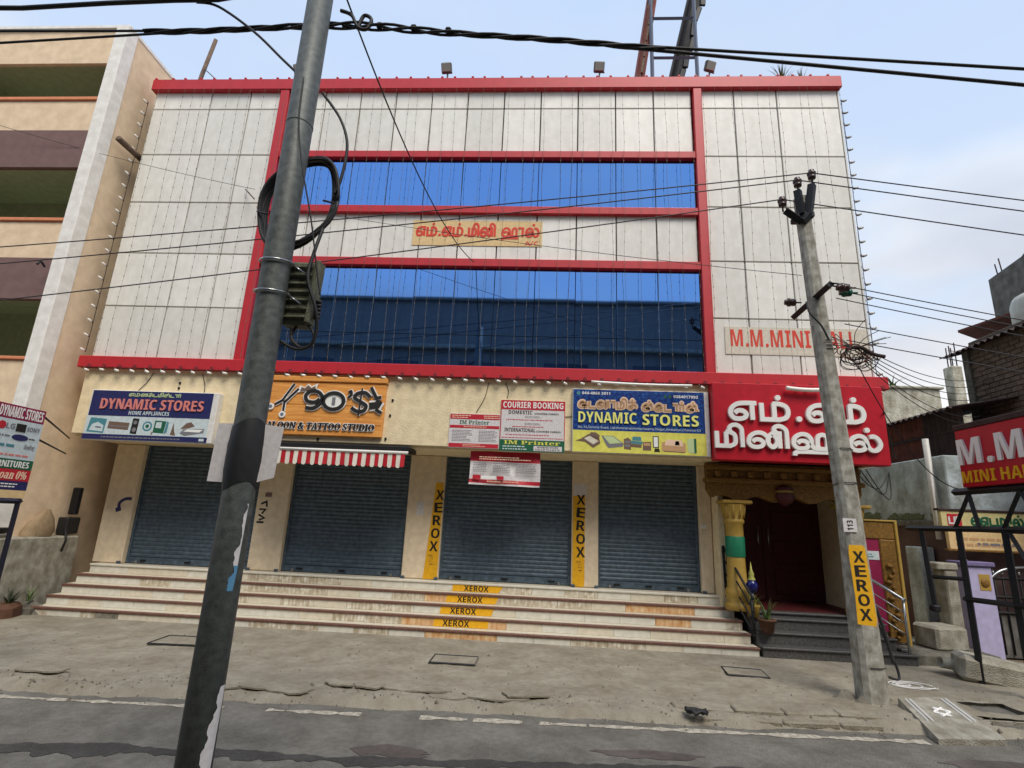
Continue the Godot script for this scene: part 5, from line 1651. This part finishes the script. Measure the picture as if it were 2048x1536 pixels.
	for y in [5.04, 5.08]:
		part(C, "shackle_strap", bar(Vector3(-.2, y, .45), Vector3(-.02, y - .05, .5), .016), mats.iron)
	part(C, "hanging_strap", tube(smooth([Vector3(.13, .9, .08), Vector3(.2, .6, .12), Vector3(.24, .42, .14), Vector3(.22, .34, .16), Vector3(.12, .36, .16)]), .014), mats.black_rubber)
	part(C, "hanging_strap", tube(smooth([Vector3(.12, 1.1, .06), Vector3(.17, .8, .1), Vector3(.2, .5, .14)]), .018), mats.black_rubber)
	part(C, "jumper", tube(smooth([Vector3(-.3, 5.0, .0), Vector3(-.32, 4.8, .1), Vector3(-.22, 4.6, .16), Vector3(-.14, 4.4, .16)]), .014), mats.cable)
	# tangle of service cables beside it
	var T := thing("cable_tangle", "tangled knot of service cables beside the concrete pole", "cables", b + Vector3(.18, 4.2, .1))
	for k in 16:
		var pts := []
		var r := rng.randf_range(.08, .19)
		var off := Vector3(rng.randf_range(-.06, .14), rng.randf_range(-.1, .05), rng.randf_range(-.05, .05))
		var ph := rng.randf() * TAU
		for j in 22:
			var a := TAU * 1.15 * j / 21.0 + ph
			pts.append(off + Vector3(cos(a) * r * 1.05, sin(a) * r * .8, .05 * sin(a * 2.0 + k)))
		part(T, "loop", tube(pts, rng.randf_range(.004, .008), -1.0, 5), mats.cable if k % 3 else mats.rust_sheet)
	for k in 12:
		var a := rng.randf_range(.2, 2.9)
		var l := rng.randf_range(.25, .6)
		var e := Vector3(cos(a) * l, sin(a) * l, rng.randf_range(-.1, .1))
		part(T, "loose_end", tube(smooth([Vector3(.04, .1, 0), e * .5 + Vector3(rng.randf_range(-.06, .06), .1, 0), e + Vector3(0, .06, 0)]), .005, -1.0, 5), mats.wire_grey)
	part(T, "lashing", tube(smooth([Vector3(-.1, .08, .03), Vector3(.05, .1, .08), Vector3(.2, .0, .1), Vector3(.34, -.03, .1)]), .025, -1.0, 8), mats.rust_dark)

func wrapped(parent: Node, called: String, m: Material, r: float, y0: float, y1: float, a0: float, a1: float, seed_: int) -> void:
	var st := begin(true)
	var n := 40
	for j in n:
		var q := []
		for d in [0, 1]:
			var t := float(j + d) / n
			var y := lerpf(y0, y1, t)
			var rag := rough_noise.get_noise_2d(seed_ * 7.0, y * 4.0) * 22.0 + rough_noise.get_noise_2d(seed_ * 3.0, y * 14.0) * 5.0
			var lo := deg_to_rad(lerpf(a0, a0 + (a1 - a0) * .25, 1.0 - t) + 0.0)
			var hi := deg_to_rad(maxf(lerpf(a1, a0 + (a1 - a0) * .35, t) + rag, a0 + 2.0))
			q.append([lo, hi, y])
		for i in 6:
			var p := []
			for d in [[0, 0], [1, 0], [1, 1], [0, 1]]:
				var a: float = lerpf(q[d[1]][0], q[d[1]][1], (i + d[0]) / 6.0)
				p.append(Vector3(cos(a) * r, q[d[1]][2], sin(a) * r))
			quad(st, p[0], p[1], p[2], p[3])
	part(parent, called, done(st), m)

# ---------- wires ----------
func build_wires() -> void:
	var K: Material = mats.cable
	# thick bundle on the steel pole, running along the street
	var b := thing("cable_bundle", "thick twisted black cable bundle tied to the dark steel pole", "cable")
	var run := smooth([Vector3(-3.6, 5.92, -3.62), Vector3(-3.1, 5.92, -3.62), Vector3(-2.1, 5.96, -3.62), Vector3(-1.58, 5.95, -3.62), Vector3(-.89, 5.87, -3.62), Vector3(-.04, 5.79, -3.62), Vector3(.6, 5.715, -3.62), Vector3(.9, 5.68, -3.62)], 9)
	for k in 3:
		var pts := []
		for i in run.size():
			var p: Vector3 = run[i]
			var r := .015 + .012 * clampf(1.0 - absf(p.x + 1.6) / .9, 0.0, 1.0)
			pts.append(p + Vector3(0, r * sin(p.x * 7.0 + k * 2.1), r * cos(p.x * 7.0 + k * 2.1)))
		part(b, "strand", tube(pts, .0125, -1.0, 6), K)
	for k in 4:
		var x := -1.8 + k * .3
		part(b, "tape_wrap", box(.05, .05, .05, .012), K, Vector3(x, 5.955 - .1 * maxf(0.0, x + 1.5), -3.62), Vector3(rng.randf() * 60, 0, 0))
	part(b, "tie_loop", tube(smooth([Vector3(-1.85, 6.1, -3.6), Vector3(-1.75, 6.05, -3.6), Vector3(-1.68, 5.92, -3.6), Vector3(-1.6, 5.9, -3.6), Vector3(-1.57, 6.0, -3.6), Vector3(-1.64, 6.04, -3.6), Vector3(-1.68, 5.9, -3.6)]), .016), K)
	wire("upper black cable leaving the bundle past the hoarding", Vector3(.55, 5.73, -3.62), Vector3(9.0, 4.98, -3.6), -.0, .013, K)
	wire("lower black cable leaving the bundle past the hoarding", Vector3(.5, 5.715, -3.62), Vector3(9.0, 4.6, -3.6), -.0, .015, K)
	wire("upper black cable crossing in front of the cream building top", Vector3(-3.3, 5.925, -3.62), Vector3(-10, 6.05, -3.6), .02, .011, K)
	wire("lower black cable crossing in front of the cream building top", Vector3(-3.2, 5.915, -3.62), Vector3(-10, 5.55, -3.6), .02, .011, K)
	solo("overhead_wire", tube([Vector3(-10, 5.85, -3.2), Vector3(-4.6, 6.0, -3.45), Vector3(-3.9, 6.1, -3.5), Vector3(-3.3, 6.12, -3.5), Vector3(-2.9, 6.12, -3.5), Vector3(-2.6, 6.18, -3.5), Vector3(-2.0, 6.5, -3.5)], .02, -1.0, 7), K, "thick black cable sloping up to the top of the steel pole", "wire")
	solo("overhead_wire", tube(smooth([Vector3(-3.1, 6.12, -3.52), Vector3(-2.9, 6.08, -3.53), Vector3(-2.56, 5.84, -3.56), Vector3(-2.28, 5.58, -3.6), Vector3(-2.05, 5.36, -3.6)]), .011), K, "black drop cable slanting down to the steel pole", "wire")
	wire("thin dark wire slanting from the steel pole down to the facade", Vector3(-1.76, 6.1, -3.5), Vector3(-1.4, 6.6, -9.2), .35, .008, K)
	# street wires on the concrete pole
	var W: Material = mats.wire_grey
	var g := "wires on the concrete pole insulators"
	for p in [[Vector3(3.78, 6.98, -7.0), Vector3(16, 5.3, -7.0), Vector3(-22, 4.6, -7.0), "top"], [Vector3(3.57, 6.86, -7.0), Vector3(16, 5.05, -7.0), Vector3(-22, 4.1, -7.0), "second"], [Vector3(3.33, 6.54, -7.0), Vector3(16, 4.6, -7.0), Vector3(-22, 3.1, -7.0), "third"]]:
		wire("%s grey wire running right from the concrete pole" % p[3], p[0], p[1], .05, .009, W, g)
		wire("%s grey wire running left from the concrete pole across the facade" % p[3], p[0], p[2], .25, .009, W, g)
	for p in [[Vector3(3.9, 5.0, -6.6), 4.55, 0], [Vector3(4.05, 5.06, -6.9), 4.4, 1], [Vector3(3.9, 5.0, -6.95), 4.25, 2], [Vector3(4.0, 4.65, -7.0), 4.1, 3], [Vector3(4.0, 4.42, -7.0), 3.95, 4]]:
		wire(["topmost", "second", "third", "fourth", "lowest"][p[2]] + " of the five wires leaving the tilted iron arm", p[0], Vector3(12, p[1] - .7, -7.0), .08, .007, W, "wires leaving the tilted iron arm")
	for k in 6:
		var y := 4.32 - k * .045
		wire("thin service cable sagging from the cable tangle to the brick house", Vector3(4.2, y, -7.0), Vector3(9.0, 5.15 - k * .12 - (.25 if k > 3 else 0.0), -11.1), .22 + .03 * k, .006, K, "service cables to the brick house")
	wire("service cable sagging from the red sign corner to the iron frame", Vector3(4.1, 4.1, -7.0), Vector3(6.0, 2.62, -8.2), .35, .007, K)
	wire("slack cable from the red sign end to the pale wall", Vector3(5.6, 3.9, -9.0), Vector3(7.35, 3.5, -11.6), .1, .012, K)
	wire("thin wire crossing from the cream building to the facade", Vector3(-12.0, 9.3, -8.3), Vector3(-5.9, 8.1, -9.15), .1, .005, W)
	wire("thin wire running on from the left facade to the red upright", Vector3(-5.6, 7.75, -9.1), Vector3(3.6, 5.45, -7.2), .1, .005, W)
	for k in 3:
		solo("wall_cable", tube(smooth([Vector3(5.3 + .1 * k, 3.0, -9.5), Vector3(5.5 + .1 * k, 2.75 - .06 * k, -9.5), Vector3(5.75 + .08 * k, 2.7 - .08 * k, -9.6), Vector3(6.0, 3.0, -9.7)]), .008), K, "slack black cable looped under the red hall sign", "wire", Vector3.ZERO, Vector3.ZERO, "loops under the hall sign")
	# festive wire hanging mark bundle on the main facade
	solo("wall_stub", tube([Vector3(-6.2, 8.2, -9.3), Vector3(-5.85, 7.85, -9.1)], .012), W, "short bent metal stub beside the left red upright", "rod")

# ---------- festive light strings ----------
func build_light_strings() -> void:
	var variants := []
	for v in 3:
		var st := begin()
		var top := 10.55
		var y := top
		var x := 0.0
		while y > 4.45:
			var y2 := y - .22
			var x2 := .012 * sin(y * (1.7 + v) + v * 2.0)
			add_tube(st, [Vector3(x, y, 0), Vector3(x2, y2, 0)], .0028, -1.0, 3, false)
			add_box(st, Vector3(x2, y2, .003), Vector3(.009, .034, .009))
			x = x2
			y = y2
		variants.append(done(st))
	var xs := []
	var xx := -8.5
	while xx < 5.65:
		xs.append(xx + rng.randf_range(-.05, .05))
		xx += .262
	for i in xs.size():
		solo("led_string", variants[i % 3], mats.string_cord, "thin vertical string of tiny unlit lamps hanging down the panelled facade", "light string", Vector3(xs[i], .04, -9.215 + .006 * (i % 2)), Vector3(0, 0, rng.randf_range(-.25, .25)), "vertical lamp strings down the facade")
	# bulbs under the lowest red band
	var st2 := begin(true)
	add_tube(st2, [Vector3(0, .03, 0), Vector3(0, -.02, .02), Vector3(.02, -.04, .03)], .012, -1.0, 8)
	var holder := done(st2)
	var bulb := lathe([Vector2(0, 0), Vector2(.02, .004), Vector2(.023, .03), Vector2(.019, .07), Vector2(.0, .09)], 12)
	var ringpts := []
	for k in 13:
		ringpts.append(Vector3(cos(TAU * k / 12.0) * .026, sin(TAU * k / 12.0) * .026, 0))
	var ring := tube(ringpts, .006, -1.0, 5)
	var F := thing("bulb_string", "string of white bulbs along the underside of the lowest red band", "light string", Vector3.ZERO)
	var cord := []
	for i in 49:
		var x := -8.6 + i * .297
		cord.append(Vector3(x, 4.335 - .012 * (i % 2), -9.22))
		var h := part(F, "holder", holder, mats.bulb_holder, Vector3(x, 4.33, -9.22))
		part(h, "bulb", bulb, mats.bulb_white, Vector3(.02, -.035, .03), Vector3(20, rng.randf_range(-20, 20), -105 + rng.randf_range(-15, 15)))
		part(h, "ring", ring, mats.wire_grey, Vector3(.1, .04, .04))
	part(F, "cord", tube(cord, .006, -1.0, 5), mats.cable)
	var E := thing("bulb_string", "string of white bulbs down the hall's edge facing the cream building", "light string")
	cord = []
	for i in 20:
		var y := 10.3 - i * .295
		cord.append(Vector3(-8.74, y, -9.3))
		var h := part(E, "holder", holder, mats.bulb_holder, Vector3(-8.74, y, -9.3))
		part(h, "bulb", bulb, mats.bulb_white, Vector3(0, -.03, .04), Vector3(60, 0, 20))
	part(E, "cord", tube(cord, .006, -1.0, 5), mats.cable)
	var G := thing("bulb_string", "string of grey bulbs down the hall's edge against the open sky", "light string")
	cord = []
	for i in 21:
		var y := 10.35 - i * .285
		cord.append(Vector3(5.79, y, -9.36))
		var h := part(G, "holder", holder, mats.bulb_holder, Vector3(5.79, y, -9.36))
		part(h, "bulb", bulb, mats.lamp_glass, Vector3(.015, -.02, .02), Vector3(20, 0, -70))
	part(G, "cord", tube(cord, .006, -1.0, 5), mats.cable)

# ---------- small things on the ground ----------
func frame_cover(label: String, at: Vector3, sx: float, sz: float, turn: float, shear: float) -> void:
	var y := apron_height(at.x, at.z) + .012
	var o := thing("manhole_cover", label, "cover", Vector3(at.x, y, at.z))
	var a := [Vector3(-sx / 2 + shear, 0, -sz / 2), Vector3(sx / 2 + shear, 0, -sz / 2), Vector3(sx / 2 - shear, 0, sz / 2), Vector3(-sx / 2 - shear, 0, sz / 2)]
	var st := begin()
	quad(st, a[0] + Vector3(0, .004, 0), a[1] + Vector3(0, .004, 0), a[2] + Vector3(0, .004, 0), a[3] + Vector3(0, .004, 0))
	for k in 4:
		quad(st, a[k] + Vector3(0, .004, 0), a[(k + 1) % 4] + Vector3(0, .004, 0), a[(k + 1) % 4] - Vector3(0, .06, 0), a[k] - Vector3(0, .06, 0))
	part(o, "lid", done(st), mats.apron)
	for k in 4:
		part(o, "rim", bar(a[k] + Vector3(0, .002, 0), a[(k + 1) % 4] + Vector3(0, .002, 0), .018), mats.iron if k != 1 else mats.concrete_dark)
	o.rotation_degrees.y = turn

func build_small_things() -> void:
	frame_cover("square iron-rimmed manhole cover in front of the yellow painted steps", Vector3(-1.1, 0, -7.82), .6, .42, 0, 0)
	frame_cover("cement-coloured manhole cover set in the pavement below the granite steps", Vector3(2.8, 0, -8.1), .52, .4, -6, 0)
	frame_cover("buried manhole cover in the pavement near the dark steel pole", Vector3(-4.95, 0, -7.9), .66, .5, 4, 0)
	# kerb stones
	var slots := [[1.35, .62], [1.99, .5], [2.51, .55], [3.08, .42]]
	for r in 2:
		for s in slots:
			var x: float = s[0] + .1 * r
			var z := -6.3 - r * .19 - .05 * x + .12
			solo("kerb_stone", box(s[1], .06, .17, .018), mats.apron, "worn kerb stone in the low broken row beside the concrete pole", "kerb stone", Vector3(x + s[1] / 2, .03 + .03 * r, z), Vector3(rng.randf_range(-2, 2), rng.randf_range(-3, 1) + 2.5, rng.randf_range(-1.5, 1.5)), "kerb stones by the concrete pole")
	# chalked slab over the drain
	var st := begin()
	var q := [Vector3(4.08, .15, -6.96), Vector3(4.72, .15, -7.1), Vector3(4.56, .05, -6.12), Vector3(3.86, .05, -6.02)]
	quad(st, q[0], q[1], q[2], q[3])
	for k in 4:
		quad(st, q[k], q[(k + 1) % 4], q[(k + 1) % 4] - Vector3(0, .12, 0), q[k] - Vector3(0, .12, 0))
	var S := thing("drain_slab", "grey concrete drain slab chalked with a white star and lines", "slab")
	part(S, "slab", done(st), mats.concrete)
	var at := func(u: float, v: float) -> Vector3:
		return (q[0].lerp(q[1], u)).lerp(q[3].lerp(q[2], u), v) + Vector3(0, .006, 0)
	for u in [.12, .2, .82, .9]:
		part(S, "chalk_line", bar(at.call(u, .06), at.call(u, .62), .016), mats.chalk)
	for k in 2:
		var pts := []
		for j in 4:
			var a := TAU * j / 3.0 + (PI / 3.0 if k == 1 else 0.0)
			pts.append(at.call(.52 + cos(a) * .15, .4 + sin(a) * .12))
		for j in 3:
			part(S, "chalk_star", bar(pts[j], pts[j + 1], .016), mats.chalk)
	var km := thing("chalk_drawing", "looped white chalk drawing on the pavement behind the concrete pole", "chalk drawing", Vector3(4.72, apron_height(4.7, -7.9) + .012, -7.9))
	for k in 3:
		var pts := []
		for j in 17:
			var a := TAU * j / 16.0
			pts.append(Vector3(cos(a) * (.09 + .09 * k) + .05 * k, 0, sin(a) * (.05 + .06 * k)))
		part(km, "loop", tube(pts, .006, -1.0, 4), mats.chalk)
	part(km, "line", tube([Vector3(.1, 0, .1), Vector3(.35, 0, .12), Vector3(.42, 0, .0)], .006, -1.0, 4), mats.chalk)
	for k in 11:
		var x: float = -3.4 + .42 * k + rng.randf_range(-.12, .12)
		if k > 8:
			x = -7.2 + (k - 8) * .9
		var z := apron_edge(x) - .22 - rng.randf() * .28
		var rim := []
		var n := rng.randi_range(15, 20)
		var lx := rng.randf_range(.18, .4)
		var lz := rng.randf_range(.06, .13)
		for j in n:
			var a := TAU * j / n
			rim.append(Vector2(cos(a) * lx * rng.randf_range(.8, 1.1), sin(a) * lz * rng.randf_range(.7, 1.2)))
		solo("cement_flake", plate(rim, .016), mats.apron, "thin broken flake of cement at the crumbling pavement edge", "rubble", Vector3(x, apron_height(x, z) + .012, z), Vector3(-90 + rng.randf_range(1, 5), rng.randf_range(-12, 12), rng.randf_range(-4, 4)), "cement flakes at the pavement edge")
	solo("stone", mound(.26, .2, .1), mats.stone_grey, "grey stone with a pale chip at the concrete pole's foot", "stone", Vector3(3.6, .05, -7.15))
	solo("stone", mound(.16, .14, .08), mats.stone_grey, "smaller round stone against the concrete pole's foot", "stone", Vector3(3.72, .05, -7.02))
	var br := begin(true)
	for k in 5:
		var pts := []
		for j in 6:
			pts.append(Vector3(-.1 + .04 * j + rng.randf_range(-.02, .02), .03 + .03 * rng.randf(), -.04 + .02 * k + rng.randf_range(-.02, .02)))
		add_tube(br, pts, .022, .014, 6)
	solo("black_rag", done(br), mats.black_rubber, "crumpled black rag lying by the white edge line", "rag", Vector3(1.62, .08, -6.12))
	# pots and ornament at the portal
	var pp := thing("potted_plant", "brown clay pot with spiky green leaves on the granite step", "potted plant", Vector3(3.6, .37, -9.3))
	part(pp, "pot", lathe([Vector2(0, 0), Vector2(.09, 0), Vector2(.125, .17), Vector2(.14, .17), Vector2(.14, .2), Vector2(.11, .2), Vector2(.1, .17), Vector2(0, .17)], 18), mats.terracotta)
	part(pp, "leaves", blades(20, .42, .3, .016, .15), mats.leaf, Vector3(0, .17, 0))
	pp = thing("potted_plant", "pale pot with yellow-green leaves at the column base", "potted plant", Vector3(3.5, .55, -9.58))
	part(pp, "pot", lathe([Vector2(0, 0), Vector2(.08, 0), Vector2(.11, .16), Vector2(.12, .18), Vector2(.1, .18), Vector2(0, .15)], 18), mats.gold_light)
	part(pp, "leaves", blades(24, .3, .22, .018, .25), mats.leaf_pale, Vector3(0, .15, 0))
	var orn := thing("glazed_ornament", "dark blue bulb-shaped ornament with a pointed top beside the yellow column", "ornament", Vector3(3.46, .86, -9.45))
	part(orn, "stand", tube([Vector3(0, -.5, 0), Vector3(0, .1, 0)], .014, -1.0, 8), mats.iron)
	part(orn, "bulb", lathe([Vector2(0, .06), Vector2(.05, .08), Vector2(.09, .15), Vector2(.09, .21), Vector2(.05, .27), Vector2(0, .29)], 16), mats.blue_glaze)
	part(orn, "spire", lathe([Vector2(.06, .27), Vector2(.035, .33), Vector2(.045, .36), Vector2(.02, .42), Vector2(.0, .56)], 12), mats.leaf_pale)
	part(orn, "foot", lathe([Vector2(0, 0), Vector2(.03, .0), Vector2(.02, .06), Vector2(0, .07)], 10), mats.steel)
	# loose grit and small stones along the pavement edge
	var gr := begin()
	for k in 900:
		var x := rng.randf_range(-9.0, 6.0)
		var z := apron_edge(x) + (rng.randf_range(-.5, .12) if k % 3 else rng.randf_range(-2.6, -.3))
		var s := rng.randf_range(.006, .02) * (1.8 if rng.randf() < .06 else 1.0)
		var p := Vector3(x, maxf(apron_height(x, z), 0.0) + s * .3, z)
		var t := rng.randf() * TAU
		var foot := []
		for j in 4:
			var an := t + TAU * j / 4.0
			foot.append(p + Vector3(cos(an) * s * rng.randf_range(.6, 1.1), -s * .3, sin(an) * s * rng.randf_range(.6, 1.1)))
		var top := p + Vector3(rng.randf_range(-.3, .3) * s, s * .7, rng.randf_range(-.3, .3) * s)
		for j in 4:
			tri(gr, foot[j], top, foot[(j + 1) % 4])
	var go := solo("grit", done(gr), mats.stone_grey, "loose grit and small stones scattered along the pavement edge", "grit")
	go.set_meta("kind", "stuff")
	for s in [[4.1, -5.55, .55, .16], [1.0, -5.3, .5, .1], [-1.2, -5.0, .35, .12], [2.6, -4.9, .6, .12]]:
		var rim := []
		for j in 26:
			var an := TAU * j / 26.0
			rim.append(Vector2(cos(an) * s[2] * rng.randf_range(.75, 1.1), sin(an) * s[3] * rng.randf_range(.6, 1.2)))
		struct("road_stain", plate(rim, .002), mats.road_stain, Vector3(s[0], .0012, s[1]), Vector3(-90, rng.randf_range(-10, 10), 0))
